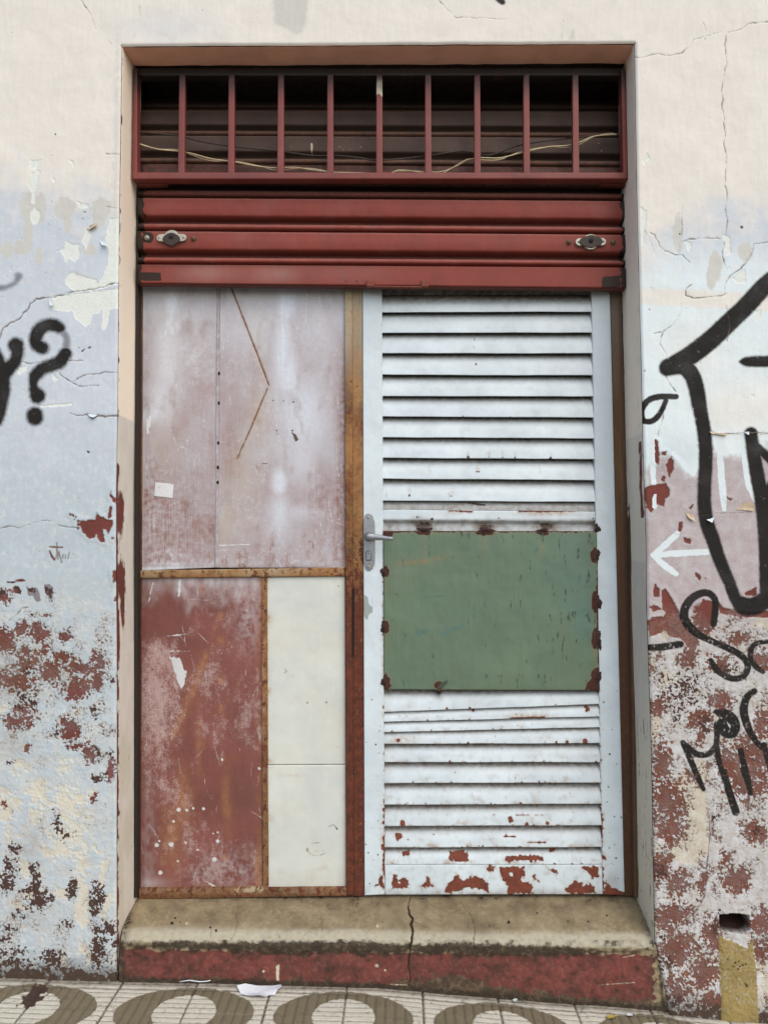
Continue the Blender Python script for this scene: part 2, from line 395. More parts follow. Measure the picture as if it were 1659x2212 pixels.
def cracks(X, Y):
    out = np.full(X.shape, -60.0); wob = fbm(X, Y, 11, 3, 5)*2.2; wob2 = fbm(X, Y, 11, 3, 6)*2.2
    thick = fbm(X, Y, 26, 3, 8)
    def add(pts, r=.9):
        nonlocal out
        s = stroke(X+wob, Y+wob2, pts, r, smooth=False)
        out = np.maximum(out, s+np.minimum(thick*1.2, .9))
    a1 = lambda p, r=.9: add(tr(p, 0, 325.8, .16367), r); a2 = lambda p, r=.9: add(tr(p, 0, 638, .16367), r); a3 = lambda p, r=.9: add(tr(p, 0, 1018.2, .18), r)
    a1([(1400, 40), (1480, 50), (1570, 45)]); a1([(1420, 740), (1550, 755)])
    a1([(590, 1940), (690, 1940), (830, 1900), (960, 1860), (1060, 1850), (1220, 1830), (1310, 1810), (1480, 1760), (1560, 1740)], .8)
    a2([(590, 35), (480, 50), (400, 110), (370, 180), (320, 230), (250, 320), (130, 370), (50, 430), (20, 490), (0, 580)], 1.5)
    a2([(280, 875), (420, 900), (550, 885), (650, 875)], .7); a2([(900, 860), (1000, 865), (1100, 858)], .9)
    a2([(780, 1030), (850, 1090), (960, 1155), (1050, 1200), (1180, 1200), (1300, 1190)], .9); a2([(960, 1150), (1050, 1090), (1150, 1045), (1300, 1035), (1420, 1010), (1560, 1025)], .9)
    a2([(920, 1555), (1020, 1590), (1140, 1575)], 1.0); a2([(1160, 1570), (1225, 1615), (1290, 1590), (1400, 1600), (1500, 1585), (1700, 1588)], 2.2)
    a3([(0, 690), (110, 655), (235, 680), (330, 650), (480, 600), (560, 590), (660, 600)], .7); a3([(700, 650), (800, 670), (960, 675)], 1.0); a3([(110, 1790), (200, 1730), (260, 1650), (350, 1630)], .8)
    add([(175, 0), (196, 30), (205, 60), (240, 95)], .25); add([(300, 10), (305, 50), (285, 85)], .15); add([(940, -5), (985, 38), (1100, 42)], .2)
    r1 = lambda p, r=.7: add(tr(p, 1344, 0, .2148), r); r2 = lambda p, r=.7: add(tr(p, 1344, 441.2, .1995), r); r5 = lambda p, r=.9: add(tr(p, 1344, 1663, .2482), r)
    r1([(120, 565), (190, 585), (310, 545), (500, 555), (590, 535), (680, 460), (715, 400), (850, 360), (990, 320)], .5); r1([(850, 360), (820, 240), (760, 170)], .3)
    r1([(1040, 330), (1180, 300), (1270, 235), (1466, 222), (1800, 200)], .6)
    r1([(1043, 330), (1030, 440), (1043, 640), (1010, 800), (995, 910), (1010, 1000), (1000, 1080), (1030, 1200), (1008, 1240), (1040, 1340), (1015, 1450), (1048, 1560), (1035, 1750), (1030, 1860), (1050, 1950), (1035, 2100), (1050, 2212)], .75)
    r2([(300, 305), (350, 335), (400, 450), (470, 510), (570, 545), (650, 550), (730, 635)], .9); r2([(240, 290), (300, 380), (350, 550)], .1)
    r2([(1135, 180), (1120, 330), (1080, 540), (1120, 700)], .6); r2([(630, 410), (720, 380), (850, 365), (960, 370), (1060, 372)], .7); r2([(640, 0), (645, 300), (605, 540)], .3)
    r2([(1700, 400), (1579, 410), (1420, 430), (1415, 480), (1370, 580), (1290, 690), (1150, 790), (1105, 880), (1110, 980), (1000, 1000), (780, 1015), (680, 990), (690, 920), (740, 870)], .9)
    r2([(1120, 1110), (1150, 1220), (1165, 1330), (1130, 1480)], .6); r2([(645, 1110), (600, 1220), (540, 1310), (430, 1385), (350, 1400)], .6)
    r2([(430, 1390), (410, 1510), (480, 1640)], .7); r2([(470, 1870), (520, 1950), (570, 2030)], .7)
    add(tr([(490, 0), (440, 170), (410, 260), (400, 330)], 1344, 882.4, .1898), .6)
    add(tr([(1000, 265), (1100, 290), (1250, 285), (1420, 270), (1700, 280)], 1344, 882.4, .1898), 1.1); add(tr([(870, 1225), (1000, 1200), (1280, 1190), (1500, 1180)], 1344, 882.4, .1898), .5)
    r5([(730, 330), (760, 480), (750, 700), (725, 900), (720, 1080), (650, 1220), (560, 1300), (460, 1390), (460, 1480)], 1.1)
    r5([(255, 1540), (320, 1620), (420, 1770)], 2.6)
    return out

HOLE = [(1553, 1977), (1592, 1974), (1618, 1979), (1619, 2010), (1600, 2017), (1556, 2012)]
def wall_paint(X0_, Y0_):
    X, Y = X0_, Y0_
    lowz = sstep(1240, 1400, Y)
    wx = (fbm(X, Y, 75, 4, 21)*15+fbm(X, Y, 22, 3, 22)*6)*lowz; wy = (fbm(X, Y, 75, 4, 25)*15+fbm(X, Y, 22, 3, 26)*6)*lowz
    n150 = fbm(X, Y, 150, 4, 1); n60 = fbm(X, Y, 60, 4, 2); n24 = fbm(X, Y, 24, 4, 3); n12 = fbm(X, Y, 12, 3, 4); n6 = fbm(X, Y, 6, 3, 9); ns = fbm(X, Y, 40, 4, 12, sy=.3)
    L = X < 820
    # ---- soft layers
    n40 = fbm(X, Y, 40, 4, 33)
    ytop = np.where(L, 430+(X-100)*.25, np.interp(X, [1380, 1480, 1560, 1659], [575, 500, 455, 500]))
    blue = sstep(-85, 75, Y-ytop+n60*75+n24*22)
    band = sstep(0, 12, Y-(615+(X-1385)*.058)+n24*5)*(1-sstep(0, 10, Y-(652+(X-1385)*.055)+n24*4))*(X > 1380)
    blue = blue*(1-.95*band)
    blue = np.maximum(blue, .35*gauss(X, Y, 360, 60, 90, 28))
    warm = gauss(X, Y, 1640, 880, 90, 60)+.8*gauss(X, Y, 1500, 760, 60, 60)+.7*gauss(X, Y, 1560, 890, 50, 40)
    blue = blue*(1-.7*np.clip(warm, 0, 1)*(X > 1000))
    grey = np.where(L, sstep(-30, 330, Y-890+n60*60)*.8+.2*(Y > 893+n12*2), 0)+.5*gauss(X, Y, 1455, 985, 60, 40)
    pinkf = mx(poly(X, Y, tr([(240, 1000), (260, 820), (330, 640), (390, 560), (480, 520), (600, 620), (780, 780), (880, 720), (1020, 420), (1100, 560), (1500, 520), (1659, 420), (2300, 420), (2300, 2400), (200, 2400)], 1344, 882.4, .1898)),
               np.where(X > 1380, np.minimum(Y-1110, 60), -60))
    pink = sstep(-12, 12, pinkf+n24*9+n12*5)*(X > 1200)*(1-.45*sstep(1290, 1420, Y+n60*40))
    pink = pink*(.86+.2*n24)
    stain = np.zeros(X.shape)
    for x, y, rx, ry in [(65, 445, 22, 26), (140, 450, 22, 22), (220, 450, 20, 22), (62, 500, 10, 40), (15, 540, 14, 16), (45, 535, 16, 14), (86, 555, 8, 18), (195, 540, 16, 12), (146, 480, 8, 22), (215, 470, 12, 20), (90, 450, 10, 30), (1465, 505, 10, 40), (1545, 575, 14, 30), (1535, 600, 9, 25), (1610, 545, 14, 20)]:
        stain = np.maximum(stain, .9*sstep(.38, .58, gauss(X+n24*5, Y+n12*5, x, y, rx*1.25, ry*1.25)+n12*.10+n6*.06))
    stain = np.maximum(stain, sstep(-4, 6, poly(X, Y, [(587, -30), (666, -30), (664, 40), (655, 70), (640, 75), (620, 62), (592, 52)])+n12*4)*.9)
    stain = np.maximum(stain, sstep(-2, 4, mx(poly(X, Y, [(1210, 70), (1216, 66), (1217, 82), (1211, 84)]), poly(X, Y, [(1232, 68), (1240, 62), (1242, 84), (1228, 86)]))+n6*2)*.7)
    stain = np.maximum(stain, .5*sstep(.2, .9, gauss(X, Y, edgeL(Y)-6, 300, 12, 260)*(1+n12*.8)))
    # ---- pale chips (older plaster laid bare)
    c1 = lambda p: tr(p, 0, 325.8, .16367); c2 = lambda p: tr(p, 0, 638, .16367)
    pl = lambda p: poly(X, Y, p)
    chip = mx(pl(c1([(490, 240), (540, 280), (510, 400), (490, 500), (470, 700), (420, 680), (430, 560), (370, 440), (430, 310)])), pl(c1([(400, 120), (550, 110), (540, 190), (500, 240), (450, 250), (400, 260)]))-1.5,
              pl(c1([(410, 790), (470, 735), (530, 800), (540, 880), (500, 960), (430, 960), (400, 850)])),
              pl(c1([(880, 1190), (970, 1230), (1050, 1230), (1060, 1380), (1000, 1480), (930, 1400), (870, 1480), (820, 1330), (750, 1330), (850, 1280)])),
              pl(c1([(1460, 900), (1560, 880), (1560, 1750), (1300, 1820), (1000, 1860), (870, 1740), (890, 1650), (970, 1600), (1060, 1650), (1250, 1700), (1300, 1745), (1380, 1650), (1430, 1500), (1450, 1320), (1400, 1170)]))+1,
              pl(c2([(660, 50), (700, 180), (850, 210), (960, 200), (1000, 300), (1060, 350), (1130, 410), (1200, 370), (1240, 240), (1320, 230), (1360, 170), (1350, 460), (1400, 450), (1430, 380), (1470, 180), (1560, 170), (1560, -90), (700, 10)])),
              pl(c1([(1080, 1180), (1160, 1040), (1220, 1060), (1200, 1180), (1140, 1290)])), pl(c1([(1010, 660), (1100, 690), (1180, 700), (1180, 760), (1060, 760)]))-1,
              pl(c1([(700, 350), (740, 380), (735, 420), (710, 400)])), pl(c1([(900, 120), (985, 130), (980, 210), (950, 160)])),
              pl(c2([(220, 980), (370, 920), (370, 980), (260, 1050)])), pl(c2([(690, 1040), (770, 1100), (740, 1160), (700, 1100)])), pl(c2([(330, 1465), (520, 1460), (790, 1435), (960, 1420), (960, 1445), (700, 1470)]))+.3)
    b2 = lambda p: tr(p, 1344, 441.2, .1995)
    chip = mx(chip, pl(b2([(680, 400), (740, 400), (745, 530), (700, 490)]))-.5, pl(b2([(1080, 320), (1170, 350), (1180, 540), (1120, 560), (1090, 430)]))-.5, pl(b2([(1180, 800), (1330, 690), (1340, 860), (1220, 850)]))-.5,
              pl(b2([(1430, 1150), (1500, 1150), (1490, 1210), (1440, 1270)])), pl(b2([(190, 20), (270, 60), (250, 420), (190, 480)]))-2, pl(b2([(200, -460), (260, -560), (300, -500), (240, -420)]))-1, pl(b2([(1370, 2080), (1430, 2050), (1430, 2110)]))-.5)
    chip = chip+n12*1.8+n6*2.2
    # specks of chipped paint
    sp = fbm(X, Y, 7, 2, 31)*7-5.4+n24*1.4
    chip = np.maximum(chip, np.where(L & (Y > 420) & (Y < 900), sp, -50))
    chip = np.maximum(chip, np.where((X > 1380) & (Y > 480) & (Y < 960), sp-.4, -50))
    # ---- pits
    g = np.random.default_rng(5)
    pd = [(x*.16367, 325.8+y*.16367, .9) for x, y in [(685, 670), (1228, 684), (1165, 575), (590, 770), (700, 870), (610, 1610), (640, 965), (1000, 1150), (940, 1130), (1040, 1170), (1160, 715), (180, 1130), (290, 1155), (150, 1520), (490, 1560)]]
    pd += [(1344+x*.1995, 441.2+y*.1995, r) for x, y, r in [(1290, 250, 3.2), (620, 320, 2.2), (75, 960, 1), (290, 1140, 1.4), (240, 1805, 1.8), (245, 690, .8), (265, 800, .8), (260, 840, .8)]]
    pd += [(120, 290, 2), (113, 335, .8), (1344+830*.2148, 388*.2148, 1.6), (191, 976, 2.6), (189, 974, 1.5), (193, 978, 1.5), (27, 70, .8), (438, 22, .9), (1216, 46, 1)]
    for _ in range(130): pd.append((g.uniform(0, 250), g.uniform(440, 1250), g.uniform(.3, 1.0)))
    for _ in range(110): pd.append((g.uniform(1390, 1659), g.uniform(560, 1290), g.uniform(.3, .9)))
    pit = mx(dots(X, Y, pd), pl(c2([(1075, 735), (1120, 695), (1130, 710), (1090, 750)])), pl(c2([(1150, 700), (1180, 670), (1220, 675), (1190, 700)]))-.3, pl(c2([(1030, 685), (1060, 690), (1050, 700)])),
             pl(c1([(1090, 790), (1160, 800), (1120, 830)]))-.6, pl(c1([(1070, 885), (1110, 895), (1105, 910)])), pl(c1([(1155, 1030), (1190, 985), (1275, 955), (1280, 990), (1210, 1030)]))-.6)+n6*.8
    # ---- cream and red: bare layers, freely mottled, on the lower wall
    c3 = lambda p: tr(p, 0, 1018.2, .18); c5t = lambda p: tr(p, 0, 1697, .1995)
    def guide(lst, ox, oy, k, G):
        for e in lst:
            b = np.clip(blob(X+wx, Y+wy, ox+e[0]*k, oy+e[1]*k, e[2]*k*1.12, e[3]*k*1.12), -1.2, 1); w = e[4] if len(e) > 4 else 1
            G = np.maximum(G, np.where(b > 0, (b-(1-w)*.75)*1.0, b-(1-w)*.75))
        return G
    R = np.full(X.shape, -1.2)
    R = guide([(60, 180, 150, 120), (480, 80, 120, 90), (790, 80, 50, 60), (530, 270, 50, 60), (310, 270, 50, 50), (740, 340, 140, 90), (1180, 390, 75, 110), (980, 480, 180, 70), (640, 520, 130, 120), (920, 720, 170, 150), (1160, 600, 60, 120), (330, 400, 220, 160, .6), (200, 650, 280, 120), (290, 980, 150, 170, .5), (230, 1130, 150, 80), (850, 1200, 130, 130), (740, 1110, 60, 40), (930, 1420, 120, 50), (1080, 1510, 80, 120), (1360, 1700, 55, 170), (370, 1450, 40, 60), (30, 560, 120, 80)], 0, 1357.6, .18, R)
    R = guide([(50, 1500, 150, 130, .6), (200, 1420, 60, 60, .8), (290, 1900, 70, 90), (480, 1930, 120, 90), (790, 1970, 60, 70), (30, 1960, 140, 90), (250, 1310, 100, 30, .5), (560, 1740, 80, 60, .2), (900, 520, 90, 60, .2)], 0, 1018.2, .18, R)
    R = guide([(70, 220, 60, 80, .3), (1000, 110, 90, 90, .3)], 0, 1697, .1995, R)
    r4 = lambda l: [e for e in l]
    R = guide([(1420, 1950, 230, 300), (420, 1950, 130, 260), (720, 830, 90, 110), (1050, 1290, 140, 90), (850, 1500, 160, 160, .8), (400, 1350, 110, 110), (1050, 900, 200, 100, .7), (1250, 620, 200, 110, .7), (1500, 850, 90, 120), (1500, 1550, 120, 200, .8), (1150, 1980, 150, 220, .9), (880, 400, 150, 180), (640, 1150, 350, 250, .15), (830, 1720, 60, 100)], 1344, 1255.8, .1995, R)
    R = guide([(400, 260, 150, 220), (420, 520, 130, 130), (330, 860, 90, 170), (480, 980, 130, 90), (430, 1250, 180, 110), (700, 990, 45, 130), (1080, 90, 200, 170), (1140, 540, 120, 110), (1000, 950, 120, 130), (900, 780, 60, 140, .6), (770, 1450, 90, 140), (480, 1560, 200, 160), (720, 1770, 130, 130), (1220, 1330, 70, 130), (1190, 1550, 70, 110), (800, 2000, 160, 70), (480, 1900, 160, 160, .6), (620, 60, 60, 70)], 1344, 1663, .2482, R)
    R = np.where(L, np.maximum(R, -.62+.35*n60+.45*n40+.25*sstep(1340, 1420, Y)*(1-sstep(1560, 1660, Y))), np.maximum(R, -.36+.45*n60+.55*n40))
    low = np.where(L, sstep(1225, 1330, Y+n60*30), sstep(1290, 1370, Y+n60*25))
    n3 = fbm(X, Y, 3.6, 2, 14)*low
    mott = n24*4.5+n12*6.5+n6*8.5+n3*5.5
    red = R*11.5+mott*low*np.clip(.30+.85*(R+.9), .25, 1.12)-1.6
    red = np.where(low > .02, red, -50)
    d4 = lambda p: tr(p, 1344, 1255.8, .1995); e3 = lambda p: tr(p, 1344, 882.4, .1898)
    redp = mx(pl(c3([(975, 595), (1140, 580), (1170, 500), (1215, 545), (1260, 555), (1290, 580), (1355, 590), (1350, 640), (1330, 690), (1300, 750), (1280, 700), (1235, 690), (1250, 760), (1260, 855), (1200, 835), (1165, 760), (1130, 800), (1080, 810), (1040, 760), (1000, 740), (985, 690), (965, 650)])),
              pl(c3([(1325, 420), (1350, 430), (1335, 560), (1290, 575)])), pl(c3([(1330, 230), (1345, 280), (1395, 330), (1395, 400), (1355, 360), (1325, 300)])), pl(c3([(1350, 1190), (1420, 1200), (1450, 1300), (1470, 1400), (1450, 1600), (1430, 1560), (1375, 1560), (1380, 1520), (1430, 1470), (1400, 1320), (1360, 1340)])),
              dots(X, Y, [(x*.18, 1018.2+y*.18, r) for x, y, r in [(850, 520, 1.6), (885, 535, 1.8), (915, 550, 1.5), (900, 580, 1.4), (940, 600, 2), (945, 640, 2), (940, 690, 2.6), (1355, 800, 3)]]),
              pl(e3([(365, 350), (400, 370), (415, 560), (400, 640), (365, 600)])), pl(e3([(440, 500), (500, 490), (490, 530), (450, 540)])), pl(e3([(490, 640), (550, 550), (580, 600), (570, 700), (530, 790), (510, 730)])), pl(e3([(450, 770), (490, 780), (470, 840), (440, 820)])),
              pl(e3([(250, 920), (330, 870), (420, 870), (490, 850), (540, 930), (530, 1000), (480, 1040), (470, 1110), (380, 1100), (330, 1190), (280, 1140), (255, 1020)])), pl(e3([(640, 1290), (680, 1300), (670, 1390), (630, 1400)])), pl(e3([(690, 1470), (780, 1490), (760, 1540), (700, 1520)])),
              pl(e3([(740, 1130), (800, 1100), (780, 1150)])), pl(e3([(830, 1860), (900, 1920), (880, 1960), (830, 1910)])), pl(e3([(930, 1920), (955, 1940), (940, 1980)])), pl(e3([(1180, 1010), (1250, 1030), (1230, 1060)])),
              pl(d4([(330, 130), (350, 30), (400, 80), (400, 170), (340, 170)])), pl(d4([(420, 100), (460, 80), (520, 160), (610, 330), (640, 430), (760, 560), (830, 650), (790, 740), (700, 720), (640, 620), (520, 600), (440, 520), (420, 560), (300, 600), (270, 430), (330, 390), (440, 380), (470, 350), (430, 300)])),
              pl(d4([(290, 280), (330, 250), (420, 300), (330, 330)])), pl(d4([(1030, 230), (1090, 280), (1200, 320), (1400, 350), (1700, 300), (1700, 390), (1300, 390), (1050, 350)])), pl(d4([(1320, 130), (1450, 60), (1440, 160), (1330, 150)])), pl(d4([(870, 200), (1000, 220), (980, 480), (800, 470), (820, 330)])))+n12*2.0+n6*1.8
    red = np.maximum(red, redp)
    tag_ = mx(stroke(X, Y, c3([(603, 906, 7), (680, 910, 8), (755, 912, 6)])), stroke(X, Y, c3([(685, 860, 4), (686, 940, 5), (685, 1000, 5), (670, 1045, 4)])), stroke(X, Y, c3([(600, 955, 7), (625, 1020, 11), (658, 1062, 9)])), stroke(X, Y, c3([(710, 965, 5), (695, 1060, 3)])), stroke(X, Y, c3([(712, 985, 4), (745, 1095, 4)])), stroke(X, Y, c3([(760, 1000, 3), (757, 1045, 3)])), stroke(X, Y, c3([(790, 1005, 3), (787, 1045, 3)])), stroke(X, Y, c3([(835, 975, 2), (820, 1045, 3)])))
    red = np.maximum(red, tag_+n6*.5)
    C = np.full(X.shape, -1.2)
    C = guide([(60, 200, 190, 190), (430, 80, 120, 160), (420, 320, 100, 110), (760, 190, 210, 220), (740, 500, 230, 130), (700, 700, 280, 120), (880, 880, 75, 130), (1120, 950, 60, 190), (1150, 1300, 65, 140), (620, 1150, 130, 80), (330, 1150, 60, 90), (250, 920, 80, 110), (140, 500, 120, 120, .7), (250, 1290, 140, 90, .6), (480, 1620, 60, 60, .5), (280, 1530, 100, 60, .5)], 0, 1697, .1995, C)
    C = guide([(960, 1020, 60, 90, .8), (60, 1000, 90, 90, .7), (250, 1650, 180, 150, .6), (760, 1650, 160, 120, .6), (650, 430, 80, 60, .5)], 0, 1357.6, .18, C)
    C = guide([(350, 1550, 75, 190), (480, 1050, 110, 110), (850, 2030, 75, 130), (420, 600, 80, 40, .8), (300, 900, 80, 150, .7), (960, 560, 40, 50), (820, 1200, 60, 60, .6), (1500, 1400, 120, 200, .6), (1500, 450, 120, 100, .6), (1200, 1820, 70, 70, .7)], 1344, 1255.8, .1995, C)
    C = guide([(330, 200, 25, 200), (270, 800, 30, 300, .8), (300, 1400, 50, 200, .7), (660, 1630, 60, 60, .8), (800, 1750, 70, 160, .8), (1220, 1800, 60, 260, .9), (620, 1450, 60, 120, .6)], 1344, 1663, .2482, C)
    cream = np.where(low > .02, C*11+(n24*6+n12*6+n6*5+n3*2.5)*low*np.clip(.5+.6*(C+.9), .3, 1.1)-np.where(L, 3.2, 1.0), -50)
    creamp = mx(pl(c5t([(850, 1000), (960, 1080), (965, 1500), (890, 1560), (810, 1400), (850, 1200)])), pl(c5t([(870, 1690), (940, 1720), (990, 1820), (980, 1900), (940, 1980), (950, 1830), (840, 1820)])), pl(c5t([(670, 1830), (720, 1850), (720, 1960), (670, 1960)])),
                pl(tr([(400, 100), (560, 30), (720, 170), (740, 430), (750, 720), (640, 820), (480, 800), (400, 700), (520, 590), (560, 430), (450, 230)], 1344, 1663, .2482))+1)+n12*1.6+n6*1.2
    D = np.full(X.shape, -1.2)
    D = guide([(60, 1060, 90, 130), (390, 1080, 60, 170), (430, 1240, 120, 120), (780, 1100, 65, 120), (1040, 1230, 85, 190), (290, 1110, 55, 40), (560, 1210, 40, 50), (1190, 1540, 45, 100), (1070, 1560, 90, 60), (40, 1680, 80, 35), (1060, 1800, 100, 150), (560, 1860, 110, 70), (150, 690, 60, 90, .7), (150, 1930, 260, 60, .7), (600, 1900, 120, 60), (380, 900, 50, 60), (120, 900, 130, 150, .35), (600, 420, 70, 190, .35), (720, 520, 140, 80, .35), (740, 1500, 100, 60, .5), (1150, 1660, 70, 40, .6), (60, 1540, 140, 90, .35), (250, 1400, 160, 50, .4), (150, 1800, 260, 80, .35), (1280, 1750, 40, 300, .6)], 0, 1697, .1995, D)
    D = guide([(1150, 990, 45, 100, .6), (1190, 1500, 40, 100, .7), (1200, 1810, 120, 60, .7), (1320, 600, 60, 110, .35), (1340, 1500, 60, 90, .6), (120, 1590, 90, 40, .5), (370, 500, 120, 100, .4), (300, 880, 160, 150, .4), (660, 1260, 30, 60)], 0, 1357.6, .18, D)
    D = guide([(560, 1420, 40, 50, .6), (600, 1460, 60, 110, .7), (390, 1420, 70, 60, .5), (215, 1400, 70, 60, .5), (30, 1450, 80, 80, .4), (150, 1330, 120, 25, .5), (380, 1740, 40, 60, .4), (230, 1440, 50, 50, .5)], 0, 1018.2, .18, D)
    D = guide([(800, 1400, 60, 90, .5), (350, 1430, 60, 90, .4), (860, 1250, 80, 40, .4), (330, 900, 70, 120, .4), (360, 1700, 90, 120, .4), (460, 2000, 120, 100, .5), (1150, 540, 60, 60, .5), (830, 430, 60, 60, .4)], 1344, 1663, .2482, D)
    D = guide([(640, 1150, 420, 320, .18), (880, 1550, 120, 160, .35), (1100, 950, 200, 90, .3), (600, 1400, 90, 160, .3)], 1344, 1255.8, .1995, D)
    base = np.maximum(0, 1-np.abs(baseY(X)-Y-6)/58)
    dk = np.where(low > .02, D*9+(n24*3.5+n12*6.5+n6*9+n3*6)*low*np.clip(.3+.85*(D+.9), .25, 1.15)-1.8, -50)
    dk = np.maximum(dk, base*15-11+n24*7+n12*5+n6*4)
    rim = -np.abs(redp)+.2
    dk = mx(dk, creamp*0-50)
    dk = np.where(creamp > 0, np.minimum(dk, -4), dk)
    # greyish bare patches
    gp = mx(pl(c3([(320, 1370), (350, 1400), (450, 1400), (470, 1440), (495, 1550), (440, 1570), (400, 1500), (340, 1490)])), pl(c3([(530, 1360), (600, 1350), (645, 1400), (640, 1500), (620, 1560), (570, 1500), (540, 1420)])))+n6*1.5
    # dirt and painted shade for the broken edge come in the material
    yel = pl(tr([(838, 1440), (920, 1480), (1080, 1550), (1130, 1480), (1165, 1760), (1160, 2250), (845, 2250)], 1344, 1663, .2482))+n12*2.2+n6*1.5
    pitl = np.maximum(pit, dots(X, Y, [(1344+x*.2482, 1663+y*.2482, r) for x, y, r in [(910, 1650, 2), (980, 1680, 2.4), (1010, 1665, 2), (1040, 1700, 2.6), (1070, 1690, 1.8), (960, 1710, 2), (1000, 1730, 2.4), (1020, 1710, 2), (1070, 1870, 3.4), (1060, 1855, 2), (945, 1720, 1.2)]])+n6*1.2)
    hole = pl(HOLE)+n12*1.0
    ck = cracks(X, Y)
    bl = graffiti(X, Y); wl = white_letters(X, Y)
    wear = (n12*5+n6*4)+4.2
    wl = np.where(redp > 1.2, np.where(Y > 1066, wl, -20), wl)
    peeled = sstep(-.5, 1.0, n12*1.2+n6*1.4-1.3+.6*low)
    bl = bl*(1-peeled*np.where(L, .75*(Y > 560), .9)*sstep(.4, .8, bl))
    amp = 1.2+3.6*low
    dens = np.clip(low*(np.where(L, .10+.25*sstep(1250, 1330, Y)*(1-sstep(1560, 1680, Y))+.2*sstep(1900, 2000, Y), .26)+.40*n40+.3*n60+.5*np.clip(np.maximum(R, D)+.75, 0, 1)), 0, .66)
    stain = np.maximum(stain, np.clip(low*(.25+.5*n40+.4*n24), 0, .75))
    brown = np.clip(low*(mx(.30*sstep(-.1, .7, n60+.4*n24), .9*gauss(X, Y, 30, 1440, 70, 60), .8*gauss(X, Y, 30, 1480, 70, 40), .7*gauss(X, Y, 30, 1600, 50, 40), .6*gauss(X, Y, 130, 1450, 60, 50), .6*gauss(X, Y, 60, 1830, 50, 50), .5*(X > 1380), .5*gauss(X, Y, 60, 1960, 80, 60))*(.55+.6*n24+.3*n12)), 0, .9)
    film = np.clip(low*np.where(L, .15+.5*n60, .26+.6*n40+.3*n60), 0, .8)
    # black dirt layers only where nothing newer hides it
    dark = mx(dk, gp-50)
    wa = np.stack([blue, red, np.maximum(cream, creamp), dark], -1)
    wb = np.stack([bl, wl, np.clip(pink, 0, 1), ck], -1)
    wc = np.stack([chip, yel, np.clip(stain, 0, 1), np.clip(grey, 0, 1)], -1)
    wd = np.stack([0*X, 0*X, np.where(gp > -30, gp, -50), amp], -1); wf = np.stack([0*X, dens, brown, film], -1)
    we = np.stack([pitl, np.where(L, 0, 1)*sstep(480, 620, Y), np.clip(.9*sstep(70, 0, baseY(X)-Y+n24*18), 0, 1), hole], -1)
    # ---- relief
    dy = n150*.0016+n60*.0009+n24*.00025+(n12*.0007+n6*.0006)*low
    dy = dy+.0009*sstep(-1, 1, np.maximum(red, chip))+.0006*sstep(-1, 1, np.maximum(cream, creamp))+.0014*sstep(-1.5, .8, ck)+.0015*sstep(-.5, .8, pitl)
    dy = dy-.0012*sstep(-6, 2, -np.abs(redp+3)+2)
    dy = dy+.075*sstep(-1.0, 3.0, hole)*(1-.55*sstep(1995, 2016, Y))
    dy = dy-.0022*sstep(-3, 3, yel)
    dy = dy-.004*sstep(1.5, 0, np.abs(Y-936-n12*2))*(X > 1530)
    # plaster thickens a little towards the foot of the wall
    dy = dy-.012*sstep(120, 10, baseY(X)-Y)*(X > 1380)*sstep(1420, 1460, X)
    return wa, wb, wc, wd, we, wf, dy

